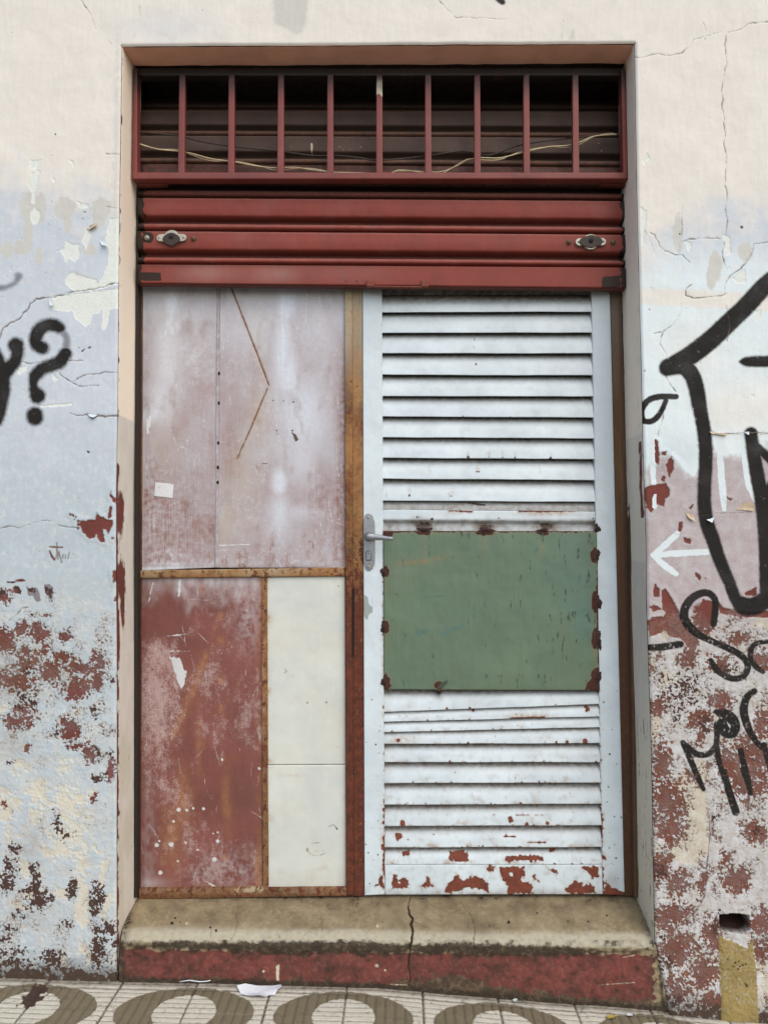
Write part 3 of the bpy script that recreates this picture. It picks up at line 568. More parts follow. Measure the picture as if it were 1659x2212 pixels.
def wall_material():
    t = NT('weathered_wall_paint')
    c = {k: lin(v) for k, v in dict(pinkcream=(229, 223, 213), brown=(132, 104, 78), blue=(199, 206, 214), white=(222, 232, 233), grey=(182, 193, 199), pink=(164, 138, 137), stain=(203, 201, 192), chip=(226, 230, 222),
         cream=(219, 212, 191), cream2=(200, 190, 168), red=(124, 64, 55), red2=(98, 54, 47), dark=(86, 60, 53), dark2=(60, 46, 41), yellow=(154, 134, 82), letter=(218, 227, 229), black=(32, 29, 26), crack=(112, 96, 82), peach=(239, 222, 202), salmon=(226, 172, 146), jgrey=(208, 200, 186), gp=(132, 126, 130), pit=(70, 54, 42), grime_shade=(74, 62, 50), holec=(52, 34, 28), lilac=(192, 194, 200)).items()}
    for k in ('peach', 'salmon', 'jgrey'): c[k] = tuple(min(v/KALB, .86) for v in c[k])  # reveal and soffit paint kept lighter in place of more light
    blue, red, cream, dark = t.attr('wa'); blk, let, pink, ck = t.attr('wb'); chip, yel, stn, gry = t.attr('wc'); pch, jg, gp, amp = t.attr('wd'); pit, whi, grm, hol = t.attr('we'); sal, c1, c2, c3 = t.attr('wf')
    nf = t.noise(520, 4, .65); nm = t.noise(140, 5, .62); nl = t.noise(14, 4, .55); nv = t.noise(1.0, 4, .6, sc=(90, 90, 14)); nw = t.noise(55, 4, .6, dist=.6)
    nn = t.math('MULTIPLY_ADD', nf, .45, t.math('MULTIPLY', nm, .55))
    b1 = t.mix(whi, c['blue'], c['white'])
    col = t.mix(blue, c['pinkcream'], b1)
    col = t.mix(gry, col, c['grey'])
    col = t.mix(t.math('MULTIPLY', t.rng(nw, .5, .68), t.math('MULTIPLY', blue, .35)), col, c['pinkcream'])
    pk = t.math('MULTIPLY', pink, t.rng(nn, .33, .6, .62, 1.0), clamp=True)
    col = t.mix(pk, col, c['pink'])
    col = t.mix(t.math('MULTIPLY', t.rng(nm, .5, .66), t.math('MULTIPLY', pink, .55)), col, c['lilac'])
    col = t.mix(stn, col, c['stain'])
    # broad unevenness of the roller coat
    var = t.math('MULTIPLY_ADD', t.math('ADD', nl, nv), .16, .84)
    col = t.mul(col, var)
    col = t.mix(t.edge(chip, nf, 2.0), col, t.mix(t.rng(nn, .5, .72), c['chip'], c['stain']))
    col = t.mix(pch, col, c['peach']); col = t.mix(sal, col, t.mix(t.rng(nl, .35, .65), c['salmon'], tuple(.86*x for x in c['salmon'])))
    col = t.mix(jg, col, c['jgrey'])
    am = t.math('MULTIPLY', amp, 1.0)
    crm = t.edge(cream, nn, t.math('MULTIPLY', amp, 2.2), .20); col = t.mix(t.math('MULTIPLY', crm, .80), col, t.mix(t.rng(nn, .36, .62), c['cream2'], c['cream']))
    # thin rim of dirt and painted edge shade where the coat broke away
    rr = t.math('MULTIPLY_ADD', t.math('SUBTRACT', nn, .5), t.math('MULTIPLY', amp, 2.0), red)
    rim = t.math('SUBTRACT', t.math('MULTIPLY_ADD', rr, .5, 1.0, clamp=True), t.math('MULTIPLY_ADD', rr, .7, .3, clamp=True), clamp=True)
    rdm = t.math('MULTIPLY_ADD', rr, .8, .5, clamp=True)
    rc = t.mix(t.rng(t.math('MULTIPLY_ADD', nl, .4, t.math('MULTIPLY', nn, .6)), .38, .6), c['red2'], c['red'])
    col = t.mix(rdm, col, rc); col = t.mix(t.math('MULTIPLY', rim, .65), col, c['crack'])
    flm = t.math('MULTIPLY', c3, t.rng(t.math('MULTIPLY_ADD', nm, .6, t.math('MULTIPLY', nf, .4)), .44, .62), clamp=True); col = t.mix(flm, col, c['lilac'])
    col = t.mix(t.math('MULTIPLY', c2, t.rng(nn, .35, .6, .35, 1.0)), col, c['brown'])
    gm = t.edge(gp, nf, 2.0); col = t.mix(gm, col, c['gp'])
    sthr = t.math('MULTIPLY_ADD', c1, -.25, .675); spk = t.rng(t.math('SUBTRACT', t.math('MULTIPLY_ADD', nf, .55, t.math('MULTIPLY', nm, .45)), sthr), 0, .05)
    spk = t.math('MULTIPLY', spk, t.math('MULTIPLY', c1, 5.0, clamp=True)); col = t.mix(t.math('MULTIPLY', spk, .85), col, t.mix(nl, c['pit'], c['dark']))
    dm = t.edge(dark, nn, t.math('MULTIPLY', amp, 2.6), .5); col = t.mix(dm, col, t.mix(t.rng(nf, .35, .65), c['dark2'], c['dark']))
    col = t.mix(t.math('MULTIPLY', grm, t.rng(nm, .3, .6, .45, 1.0)), col, c['grime_shade'])
    ym = t.edge(yel, nf, 2.0, .45); col = t.mix(t.math('MULTIPLY', ym, t.rng(nm, .28, .5, .55, 1.0)), col, t.mul(t.mix(t.rng(nl, .4, .6), c['yellow'], tuple(.78*x for x in c['yellow'])), 1.0))
    lm = t.math('MULTIPLY', t.edge(let, nf, 1.6, .6), t.rng(nn, .28, .42, .55, 1.0)); col = t.mix(lm, col, c['letter'])
    # spray paint: grainy edge
    bm = t.math('MULTIPLY', t.rng(t.math('MULTIPLY_ADD', t.math('SUBTRACT', nf, .5), t.math('MULTIPLY_ADD', t.math('SUBTRACT', 1.0, blk), .9, .12), blk), .12, .92), t.rng(t.math('MULTIPLY_ADD', nl, .6, t.math('MULTIPLY', nf, .4)), .34, .5, .94, 1.0))
    col = t.mix(bm, col, c['black'])
    cm = t.edge(ck, nf, 1.6, .7); col = t.mix(t.math('MULTIPLY', cm, .8), col, c['crack'])
    pm = t.edge(pit, nf, 1.0); col = t.mix(t.math('MULTIPLY', pm, .9), col, c['pit'])
    hm = t.edge(hol, nf, 1.0, .3); col = t.mix(hm, col, c['holec'])
    t.put(t.b.inputs['Base Color'], col); t.b.inputs['Roughness'].default_value = .82; t.b.inputs['Specular IOR Level'].default_value = .25
    h = t.math('MULTIPLY_ADD', nf, .3, t.math('MULTIPLY', nm, .45))
    h = t.math('MULTIPLY_ADD', rdm, -.55, h); h = t.math('MULTIPLY_ADD', crm, -.25, h); h = t.math('MULTIPLY_ADD', dm, -.4, h); h = t.math('MULTIPLY_ADD', cm, -.9, h); h = t.math('MULTIPLY_ADD', t.edge(chip, nf, 2.0), -.4, h)
    t.put(t.b.inputs['Normal'], t.bump(h, .45, .0022))
    return t.m

def jamb_paint(side, Y, T):
    """T: 0 at the wall face .. 1 at the back; Y in su down the jamb"""
    Z = T*115.0; n24 = fbm(Z, Y, 24, 4, 41+side, sy=.4); n12 = fbm(Z, Y, 12, 3, 43+side, sy=.35); n6 = fbm(Z, Y, 6, 3, 45+side, sy=.5); n60 = fbm(Z, Y, 70, 3, 47+side)
    z = 0*Y; neg = z-50
    if side == 0:
        peach = 1-.92*sstep(-3, 3, Y-895+n12*2); pink = sstep(-3, 3, Y-895+n12*2)*(.20+.3*n24)
        jg = .45*sstep(895, 900, Y)+.2*sstep(1600, 1900, Y)
        red = mx(np.where(Y < 1460, 9*np.clip(mx(blob(T, Y, .12, 1110, .22, 50), blob(T, Y, .2, 1090, .16, 30), blob(T, Y, .18, 1250, .24, 45), blob(T, Y, .25, 1300, .12, 60), blob(T, Y, .05, 1380, .06, 60)), -1, 1)+n12*3+n6*2-1, neg), 6-Z*.9+n12*8+n6*4-8*(Y < 1000)+np.where(Y > 1450, -3, 0), np.where(Y > 1600, n12*5+n24*4-7+3*sstep(1900, 2060, Y), neg))
        cream = np.where(Y > 1550, 8*np.clip(mx(blob(T, Y, .3, 1660, .3, 70), blob(T, Y, .1, 1950, .2, 170), blob(T, Y, .5, 1820, .25, 50)), -1, 1)+n12*4, neg)
        ck = mx(np.where((Y > 1600), n12*2.4+n6*1.6-2.2, neg), np.where(Y < 890, n12*2+n6*1.5-3.6, neg))
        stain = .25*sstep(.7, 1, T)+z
    else:
        pink = sstep(-3, 3, Y-1214+n12*3)*(1-sstep(-60, 60, Y-1640+n24*50))*(.60+.3*n24)
        peach = .7*(1-sstep(-6, 6, Y-935+n12*5))
        jg = np.where(Y < 935, .12+.35*np.clip(n12+n24*.5, 0, 1), np.where(Y < 1212, .8+.35*n24+.2*n12, .22+.3*np.clip(n12, 0, 1)))+.15*sstep(1900, 2050, Y)
        red = np.where(Y > 1750, n12*5+n24*4-7, np.where((Y > 950) & (Y < 1120), 6-abs(T-.12)*50+n12*4-3, neg))
        cream = np.where(Y > 1560, 9*sstep(1590, 1680, Y+n24*60)+n12*4-2, np.where(T < .25, n12*4-2.5+2*(Y > 1480), neg))
        nv = fbm(Z, Y, 9, 3, 49, sy=.10); ck = mx(np.where(Y > 1560, nv*3.4+n6*1.8-1.5, neg), np.where(Y < 940, nv*3.0+n6*1.4-2.7, nv*2.6+n6-2.8))
        stain = .5+.2*n24
    dark = np.where(Y > 1700, n12*4+n24*3+n6*2-7.0+4*sstep(2000, 2100, Y), neg)
    dark = np.maximum(dark, (T-.93)*60-3+n12*3)  # contact shade painted along the back edge of the reveal
    chip = fbm(Z, Y, 10, 3, 52+side, sy=.14)*4.5+n6*1.5-3.9
    wa = np.stack([z, red, cream, dark], -1); wb = np.stack([z, neg, np.clip(pink, 0, 1), ck], -1); wc = np.stack([chip, neg, np.clip(stain, 0, 1), z], -1)
    wd = np.stack([np.clip(peach, 0, 1), np.clip(jg, 0, 1), neg, z+1.6], -1); we = np.stack([neg, z, np.clip(sstep(1980, 2120, Y), 0, 1)*.7, neg], -1)
    return wa, wb, wc, wd, we, n24*.0012+n12*.0006+.001*sstep(-1, 1, ck)

def grow(a, b, step0, f=1.35):
    """coordinates from a out to b, growing"""
    o = [a]; s = step0; d = 1 if b > a else -1
    while (b-o[-1])*d > s*1.5: o.append(o[-1]+d*s); s *= f
    o.append(b); return o
def build_wall():
    st = 1.75
    Vs, Fs, At = [], [], {k: [] for k in ('wa', 'wb', 'wc', 'wd', 'we', 'wf')}; off = 0
    def add(P, at, F=None):
        nonlocal off
        nr, nc = P.shape[:2]; Vs.append(P.reshape(-1, 3)); Fs.append(gridF(nr, nc, off)); off += nr*nc
        for k in At: At[k].append(np.asarray(at[k]).reshape(-1, 4))
    def front(X, Y, dround):
        wa, wb, wc, wd, we, wf, dy = wall_paint(X, Y)
        P = W(X, Y, 0*X); P[..., 1] += dy+.005*np.clip(1-dround/5.5, 0, 1)**2
        add(P, dict(wa=wa, wb=wb, wc=wc, wd=wd, we=we, wf=wf))
    ytop = list(reversed(grow(-60, -1500, 6)))
    # rows: above the opening (shared), and beside it
    rA = np.array(ytop[:-1]+list(np.linspace(-60, 95, 90)))
    nb = int((2290-95)/st); rB = np.linspace(95, 1, nb)*0+np.linspace(95, 2290, nb)
    colsL = np.array(list(reversed(grow(-60, -1900, 6)))); colsR = np.array(grow(1720, 3600, 6))
    # left of the opening
    for rows in (rA, rB):
        uL = np.concatenate([(colsL+60)/1.0-60, np.linspace(-60, 1, 180)[1:]*0+np.linspace(-60, 252, 180)[1:]])
        Xg = np.repeat(uL[None, :], len(rows), 0); Yg = np.repeat(rows[:, None], len(uL), 1)
        e = edgeL(np.maximum(rows, 98))
        w = np.clip((Xg+60)/312.0, 0, 1); Xg = np.where(Xg > -60, -60+w*(e[:, None]+60), Xg)
        front(Xg, Yg, np.where(Yg > 98, e[:, None]-Xg, 99))
        uR = np.concatenate([np.linspace(1372, 1720, 200)[:-1], colsR])
        Xg = np.repeat(uR[None, :], len(rows), 0); Yg = np.repeat(rows[:, None], len(uR), 1)
        e = edgeR(np.maximum(rows, 92))
        w = np.clip((Xg-1372)/348.0, 0, 1); Xg = np.where(Xg < 1720, e[:, None]+w*(1720-e[:, None]), Xg)
        front(Xg, Yg, np.where(Yg > 92, Xg-e[:, None], 99))
    # above the opening
    u = np.linspace(0, 1, 620); Xg = 262.5+u*(1371.5-262.5)
    rows = rA; Xg = np.repeat(Xg[None, :], len(rows), 0); Yg = np.repeat(rows[:, None], 620, 1)
    last = edgeT(Xg[0])+fbm(Xg[0], Xg[0]*0+7, 60, 4, 23)*.8
    Yg = np.where(Yg > 0, Yg/95.0*last[None, :], Yg)
    front(Xg, Yg, last[None, :]-Yg)
    # reveals
    ys = np.linspace(94, 2230, 900); ts = np.concatenate([np.linspace(0, .12, 6), np.linspace(.12, 1, 22)[1:]])
    for side in (0, 1):
        Yg = np.repeat(ys[:, None], len(ts), 1); T = np.repeat(ts[None, :], len(ys), 0)
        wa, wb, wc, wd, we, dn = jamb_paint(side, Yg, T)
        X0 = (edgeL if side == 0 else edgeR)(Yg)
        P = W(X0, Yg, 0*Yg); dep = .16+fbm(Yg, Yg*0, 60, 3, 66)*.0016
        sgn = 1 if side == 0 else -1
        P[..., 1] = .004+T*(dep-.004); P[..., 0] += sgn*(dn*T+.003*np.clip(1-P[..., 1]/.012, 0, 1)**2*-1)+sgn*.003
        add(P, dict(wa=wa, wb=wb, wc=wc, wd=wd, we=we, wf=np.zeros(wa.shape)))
    # soffit, ending in a broken edge behind the grille
    us = np.linspace(0, 1, 300); Xs = 260+us*1114; T = np.repeat(ts[:, None], 300, 1); Xg = np.repeat(Xs[None, :], len(ts), 0)
    Yg = np.repeat((edgeT(Xs)+fbm(Xs, Xs*0+7, 60, 4, 23)*.8)[None, :], len(ts), 0)
    P = W(Xg, Yg, 0*Xg); dep = .088+fbm(Xs, Xs*0, 90, 4, 61)[None, :]*.003
    P[..., 1] = .004+T*(dep-.004); P[..., 2] += fbm(Xg, T*70, 60, 4, 62)*.0015-.003
    z = 0*Xg; neg = z-50
    dust = 1-.0*T
    add(P, dict(wa=np.stack([z, neg, neg, neg], -1), wb=np.stack([z, neg, z, neg], -1), wc=np.stack([fbm(Xg, T*70, 12, 3, 63)*3-5.0, neg, z, z], -1), wd=np.stack([z, z, neg, z+1], -1), we=np.stack([neg, z, z, neg], -1), wf=np.stack([z+1, z, z, z], -1)))
    o = mesh_obj('facade_wall', np.concatenate(Vs), np.concatenate(Fs), wall_material(), None, {k: np.concatenate(v) for k, v in At.items()})
    tag(o, 'painted street wall with peeling pale blue, cream and red paint and black spray writing', 'wall')
    return o
wall = build_wall()
# ------------------------------------------------------------------ materials of the joinery
M_SHUT = weathered('red_shutter_paint', (141, 66, 56), (124, 59, 50), haze=(162, 122, 112), tint=(104, 60, 50), dark=(48, 34, 28), grime_shade=(66, 45, 38), rough=.55, streak=.3, mott=.35, bump=.15, rustamp=3, spec=.2)
M_DUST = weathered('dusty_brown_shutter', (88, 70, 62), (68, 54, 47), haze=(120, 100, 88), tint=(112, 68, 46), mark=(190, 180, 160), rough=.8, streak=.3, mott=.6, bump=.3)
M_GRIL = weathered('red_grille_paint', (130, 61, 53), (112, 53, 48), haze=(150, 96, 92), mark=(210, 200, 176), dark=(34, 27, 23), grime_shade=(46, 35, 30), rough=.5, streak=.4, mott=.5, bump=.25, rustamp=3)
M_UPAN = weathered('faded_mauve_sheet', (182, 179, 184), (164, 143, 142), haze=(222, 230, 240), tint=(184, 168, 144), mark=(226, 230, 230), stain=(142, 104, 95), dark=(88, 72, 62), grime_shade=(120, 104, 96), speck=(206, 204, 208), rough=.6, streak=.28, mott=.9, bump=.2, rustL=(160, 112, 72), rustD=(112, 72, 48))
M_RPAN = weathered('worn_red_sheet', (132, 77, 68), (108, 64, 57), haze=(200, 196, 198), tint=(170, 120, 74), mark=(204, 206, 206), stain=(150, 96, 50), dark=(66, 46, 38), grime_shade=(100, 70, 60), speck=(180, 154, 150), rough=.6, streak=.3, mott=.9, bump=.25)
M_CPAN = weathered('cream_sheet', (212, 214, 204), (200, 203, 196), haze=(200, 206, 212), tint=(216, 204, 186), mark=(120, 116, 112), stain=(170, 130, 84), dark=(96, 84, 74), grime_shade=(190, 184, 172), speck=(226, 228, 224), rough=.45, streak=.2, mott=.2, bump=.1, rustL=(160, 116, 70))
M_RUST = weathered('rusted_steel', (112, 54, 36), (62, 34, 27), haze=(184, 172, 148), tint=(172, 138, 92), mark=(192, 178, 150), stain=(180, 136, 76), dark=(44, 30, 24), grime_shade=(58, 38, 30), speck=(158, 104, 60), rough=.9, streak=.12, mott=1.3, bump=.4, rustL=(122, 62, 40), rustD=(66, 36, 28), cw=.085, rustamp=16)
M_BRWN = weathered('brown_weathered_post', (122, 88, 54), (88, 60, 40), haze=(150, 146, 136), tint=(84, 48, 32), mark=(190, 180, 160), dark=(40, 30, 24), grime_shade=(60, 46, 36), rough=.7, streak=.8, mott=.4, bump=.3)
M_WHIT = weathered('white_door_paint', (214, 225, 229), (198, 209, 214), haze=(196, 206, 212), tint=(198, 196, 188), mark=(150, 160, 154), rustD=(92, 50, 38), rustL=(140, 72, 52), stain=(164, 122, 74), dark=(70, 48, 38), grime_shade=(118, 105, 92), speck=(226, 234, 236), rough=.42, streak=.1, mott=.15, bump=.22, rustamp=2.5, spec=.4)
M_COLLAR = simple('worn_lock_collar', (110, 106, 104), (84, 80, 78), .5, .5, 300)
M_GREN = weathered('green_sheet_patch', (101, 121, 98), (91, 110, 90), haze=(94, 124, 112), tint=(122, 128, 102), mark=(86, 112, 100), rustD=(52, 32, 26), rustL=(92, 50, 36), stain=(140, 116, 76), dark=(64, 76, 66), grime_shade=(92, 100, 80), speck=(120, 138, 118), rough=.5, streak=.5, mott=.25, bump=.15, rustamp=4)
M_STEEL = simple('brushed_grey_metal', (150, 152, 158), (136, 138, 144), rough=.35, metal=.75, scale=300, bump=.06)
M_LOCK = simple('dull_lock_metal', (190, 188, 172), (150, 146, 130), rough=.45, metal=.5, scale=300)
M_LOCKD = simple('dark_lock_metal', (62, 48, 42), (48, 36, 32), rough=.6, metal=.3, scale=300)
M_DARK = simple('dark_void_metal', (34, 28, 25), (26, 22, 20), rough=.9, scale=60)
M_COIL = simple('brown_shutter_coil', (92, 76, 64), (74, 60, 50), rough=.9, scale=60)  # even brown tone for the rolled slats
M_WELD = simple('rusty_weld_bead', (70, 44, 36), (44, 30, 26), rough=.95, scale=420, bump=.9)
M_ROOM = simple('unlit_room_plaster', (120, 106, 94), (100, 90, 80), rough=.9, scale=30)
M_CREAMW = simple('cream_cable_sheath', (206, 190, 152), (176, 158, 122), rough=.6, scale=90)
M_DARKW = simple('dark_cable_sheath', (62, 50, 42), (46, 38, 32), rough=.7, scale=90)
M_PAPER = simple('white_paper', (230, 232, 236), (218, 220, 226), rough=.8, scale=40)

# ------------------------------------------------------------------ transom grille
def rail_paint(X, Y):
    n = fbm(X, Y, 12, 3, 101); return dict(rust=n*3-5.2, grime_shade=np.clip(.5*sstep(.35, .9, fbm(X, Y, 60, 3, 102)), 0, 1), haze=.25*np.clip(fbm(X, Y, 90, 3, 103), 0, 1))
g = thing('security_grille', 'red iron grille of upright bars above the roller shutter', 'grille', tuple(W(820, 386, .085)))
slab('bottom_rail', [(286, 372), (1355, 372), (1355.5, 386), (286, 386.5)], .072, .03, M_GRIL, g, rail_paint)
slab('top_rail', [(289, 146), (1346, 146), (1346, 163), (289, 163)], .088, .03, M_GRIL, g, lambda X, Y: dict(grime_shade=1+0*X, dark=fbm(X, Y, 14, 3, 9)*4+2))  # rail darkened all over to paint in the shadow behind the soffit
def bar_paint(k):
    def p(X, Y):
        n = fbm(X, Y, 10, 3, 110+k)
        d = dict(rust=n*3-5.5, haze=.35*np.clip(fbm(X, Y, 60, 3, 120+k), 0, 1), grime_shade=.95*sstep(225, 165, Y+n*12)+.15*np.clip(n, 0, 1))  # bar tops darkened with painted soffit shade, plus random grime
        if k == 4: d['mark'] = np.where(X < 828, 197-Y, 50)*1.0; d['mark'] = np.minimum(205+fbm(X, X*0+3, 5, 2, 9)*6-Y, Y-168)
        return d
    return p
for k, (xb, xt) in enumerate([(392, 394), (499.5, 500.5), (606, 607), (713.4, 713.5), (819.5, 819.5), (925, 924.5), (1031.4, 1030.5), (1137.8, 1136.5), (1244, 1242.5)]):
    b = slab('bar', [(xt-6.3, 160), (xt+6.3, 160), (xb+7.0, 374), (xb-7.0, 374)], .076, .016, M_GRIL, g, bar_paint(k), rnd=1.2)
    if k == 4: tag(b, 'red bar with bare cream paint near its top')
slab('side_post', [(289, 146), (297, 146), (296.5, 386), (286, 386)], .074, .03, M_GRIL, g, bar_paint(20))
slab('side_post', [(1341, 146), (1350, 146), (1357, 386), (1346, 386)], .074, .03, M_GRIL, g, bar_paint(21))

# ------------------------------------------------------------------ roller shutter
sh = thing('roller_shutter', 'red steel roller shutter pulled most of the way up with two round locks', 'shutter', tuple(W(822, 615, .12)))
PROF = [(0, .018), (.0, .006), (.015, .0025), (.04, .0015), (.12, .0008), (.30, -.001), (.46, .0004), (.53, .002), (.56, .008), (.60, .020), (.64, .027), (.70, .027), (.735, .022), (.755, .010), (.78, .0055), (.82, .0030), (.87, .0025), (.90, .0045), (.93, .010), (.955, .018), (1.0, .020)]
def shutter_slat(qx, topL, topR, botL, botR, ytop, ybot, mat, seed, hero=0):
    v = np.array([p[0] for p in PROF]); d = np.array([p[1] for p in PROF])
    vv = np.interp(np.linspace(0, len(v)-1, (len(v)-1)*2+1), range(len(v)), v); dd = np.interp(np.linspace(0, len(v)-1, (len(v)-1)*2+1), range(len(v)), d)
    u = np.linspace(0, 1, 360); U, V = np.meshgrid(u, vv); D = dd[:, None]+0*U
    X = qx[0]*(1-U)+qx[1]*U
    Y = (topL*(1-V)+botL*V)*(1-U)+(topR*(1-V)+botR*V)*U
    base = ytop*(1-V)+ybot*V
    n = fbm(X, Y, 70, 3, seed); n12 = fbm(X, Y, 12, 3, seed+1); n6 = fbm(X, Y, 7, 2, seed+2)
    P = W(X, Y, base); P[..., 1] += D+n*.0012+.0005*n12
    # dirt and painted shade fill the slat folds; dirt creeps in from the ends
    m = dict(grime_shade=np.clip(.75*sstep(.52, .66, V)*(1-sstep(.72, .80, V))+.8*sstep(.92, .98, V)+.35*sstep(.05, 0, V), 0, 1), rust=np.full(X.shape, NEG))
    endL = np.maximum(18-(X-qx[0])+n12*9+n6*3, -50); endR = np.maximum(14-(qx[1]-X)+n12*7, -50)
    m['dark'] = np.maximum(endL, endR)-6 if mat is M_SHUT else n12*3-5
    m['haze'] = np.clip(.2*np.clip(n, 0, 1)+(.42*sstep(.76, .79, V)*(1-sstep(.80, .88, V))+.4*(1-sstep(.03, .09, V)))*np.clip(.7+.5*n12, 0, 1), 0, 1); m['stain'] = 0*X
    if mat is M_DUST:
        m['tint'] = .95*sstep(.72, .8, V)*np.clip(.6+1.1*n12, 0, 1); m['mark'] = np.maximum(n6*3+n12*1.5-5.2, mx(stroke(X, Y, [(674, 311, 2.4), (673, 330, 1.4)]), dots(X, Y, [(629, 318, 1.6), (734, 318, 2), (741, 323, 1.2), (756, 323, 1), (868, 302, 1.4), (779, 318, 1.2), (1293, 310, 1.6), (1307, 312, 1.8), (1299, 326, 1.4), (1309, 319, 1.6)]))+n6*.8)
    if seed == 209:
        m['grime_shade'] = np.clip(.95*(1-sstep(.5, .6, V))+.15+.8*sstep(.42, .58, V)*(1-.35*sstep(.74, .82, V)*(1-sstep(.9, .95, V)))+.3*n12*0, 0, 1); m['dark'] = np.maximum(m['dark'], np.where((V > .56) & (V < .74), 3, NEG))  # brown dust above the grille rail; shade below the rail painted in
    if hero:
        m['dark'] = np.maximum(m['dark'], 12-np.hypot((X-321), (Y-513))+n6*3)
    return mesh_obj('slat', P, gridF(*U.shape), mat, sh, pack(X, **m))
q = (298.5, 1350.5)
shutter_slat(q, 213, 216, 241, 245, .242, .182, M_DUST, 200)
shutter_slat(q, 238, 242, 292, 297, .180, .146, M_DUST, 203)
shutter_slat(q, 291, 296, 353, 361, .146, .126, M_DUST, 206)
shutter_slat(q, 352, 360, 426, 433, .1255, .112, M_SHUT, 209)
shutter_slat(q, 425.5, 432.5, 497.6, 505.5, .112, .112, M_SHUT, 212)
shutter_slat(q, 497.5, 505.5, 571, 577.5, .112, .112, M_SHUT, 215, hero=1)
def bottom_bar_paint(X, Y):
    n = fbm(X, Y, 40, 4, 220); n8 = fbm(X, Y, 8, 3, 221)
    hz = .8*gauss(X, Y, 445, 590, 60, 22)+.75*gauss(X, Y, 590, 592, 60, 20)+.3*gauss(X, Y, 760, 590, 90, 20)
    dk = mx(poly(X, Y, [(296, 588), (347, 589), (349, 606), (340, 607), (300, 606)]), poly(X, Y, [(1300, 600), (1306, 597), (1338, 596), (1340, 621), (1299, 621)]), 8-(X-299)+n8*5, 10-(1350-X)+n8*5)+n8*1.2
    dk = mx(dk, dots(X, Y, [(747, 608, 2), (771, 608, 2.2)]))
    return dict(haze=np.clip(hz*(.8+.4*n), 0, .8), dark=dk, mark=np.where(Y > 0, n8*2.5-5.2+1.5*sstep(616, 621, Y), 0), grime_shade=.25*np.clip(n, 0, 1)+.5*sstep(581, 572, Y))
slab('bottom_bar', [(298.5, 571), (1350.5, 577.5), (1350.5, 621.5), (298.5, 610.5)], .106, .03, M_SHUT, sh, bottom_bar_paint, step=2.4)
# turned lip and pull lugs of the bottom bar
slab('bar_lip', [(300, 611), (1349, 622), (1349, 626), (300, 614.5)], .112, .02, M_SHUT, sh, lambda X, Y: dict(grime_shade=.8+0*X))
for xa, ya in ((799, 612), (917, 612)):
    slab('pull_lug', [(xa-7, ya-8), (xa+8, ya-8), (xa+9, ya+7), (xa-8, ya+7)], .098, .012, M_SHUT, sh, lambda X, Y: dict(rust=fbm(X, Y, 7, 3, 5)*4-2, grime_shade=.3+0*X), step=2)
slab('pull_rail', [(806, 616.5), (912, 618.0), (911, 621.5), (806, 619.5)], .099, .01, M_SHUT, sh, lambda X, Y: dict(rust=fbm(X, Y, 12, 3, 6)*4-2, grime_shade=.5+0*X), step=2)
def oval(cx, cy, pts): return pts
def shutter_lock(cx, cy, flip):
    c = W(cx, cy, .108); k = 1/767.0
    o = [(-30, 0)]
    out = []
    def arc(x, z, r, a0, a1, n=10):
        for i in range(n+1):
            a = math.radians(a0+(a1-a0)*i/n); out.append((c[0]+(x+r*math.cos(a))*k, c[2]+(z+r*math.sin(a))*k))
    arc(25, 0, 8, -90, 90); arc(0, 0, 17, 30, 150); arc(-25, 0, 8, 90, 270); arc(0, 0, 17, 210, 330)
    pl_ = plate('lock_plate', out, .103, .113, M_LOCK, sh)
    turn = []
    for i in range(28):
        a = 2*math.pi*i/28; r = 15.5+(10 if flip else 4)*abs(math.cos(a))**6
        turn.append((c[0]+r*math.cos(a)*k, c[2]+(r*.92*math.sin(a)-(0 if flip else 4))*k))
    plate('lock_cover', turn, .1005, .104, M_LOCKD, pl_)
    lathe('lock_barrel', [(.0001, -.0125), (.0045, -.0125), (.006, -.011), (.006, -.004)], (c[0], .108, c[2]+.002), M_DARK, pl_)
    for s in (-1, 1):
        lathe('screw', [(.0001, -.0075), (.0028, -.007), (.0036, -.0055), (.0036, -.004)], (c[0]+s*27*k, .1085, c[2]), M_LOCK, pl_, 14)
shutter_lock(372, 514.5, False); shutter_lock(1275, 523.5, True)
for cx, cy in ((318.5, 514), (418.5, 515.5), (1228.5, 523), (1323.5, 523.5)):
    c = W(cx, cy, .11)
    lathe('rivet', [(.0001, -.0075), (.004, -.0068), (.0068, -.004), (.0076, -.001), (.0076, .003)], c, M_LOCK if cx < 330 else simple('aged_rivet', (120, 104, 78), (96, 78, 58), .6, .3, 300), sh, 18)
slab('stop_bracket', [(297, 388), (360, 389), (360, 398), (297, 400)], .098, .02, M_SHUT, sh, lambda X, Y: dict(grime_shade=.75+0*X, rust=fbm(X, Y, 9, 3, 4)*3-3), step=2)
slab('stop_bracket', [(1296, 389), (1352, 389), (1352, 401), (1296, 398)], .099, .02, M_SHUT, sh, lambda X, Y: dict(grime_shade=.8+0*X), step=2)
# coil of rolled-up slats behind the grille
cz = W(820, 165, .40)[2]; V = []; nseg = 40; prof = []
for i in range(nseg): 
    a = 2*math.pi*i/nseg; prof.append(.118+.006*abs(math.sin(a*7)))
xs = np.linspace(-.80, .72, 60); Vc = []; 
for x in xs:
    for i in range(nseg):
        a = 2*math.pi*i/nseg; Vc.append((x, .40+prof[i]*math.cos(a), cz+prof[i]*math.sin(a)))
F = [[i*nseg+k, i*nseg+(k+1) % nseg, (i+1)*nseg+(k+1) % nseg, (i+1)*nseg+k] for i in range(59) for k in range(nseg)]
mesh_obj('shutter_coil', Vc, F, M_COIL, sh)
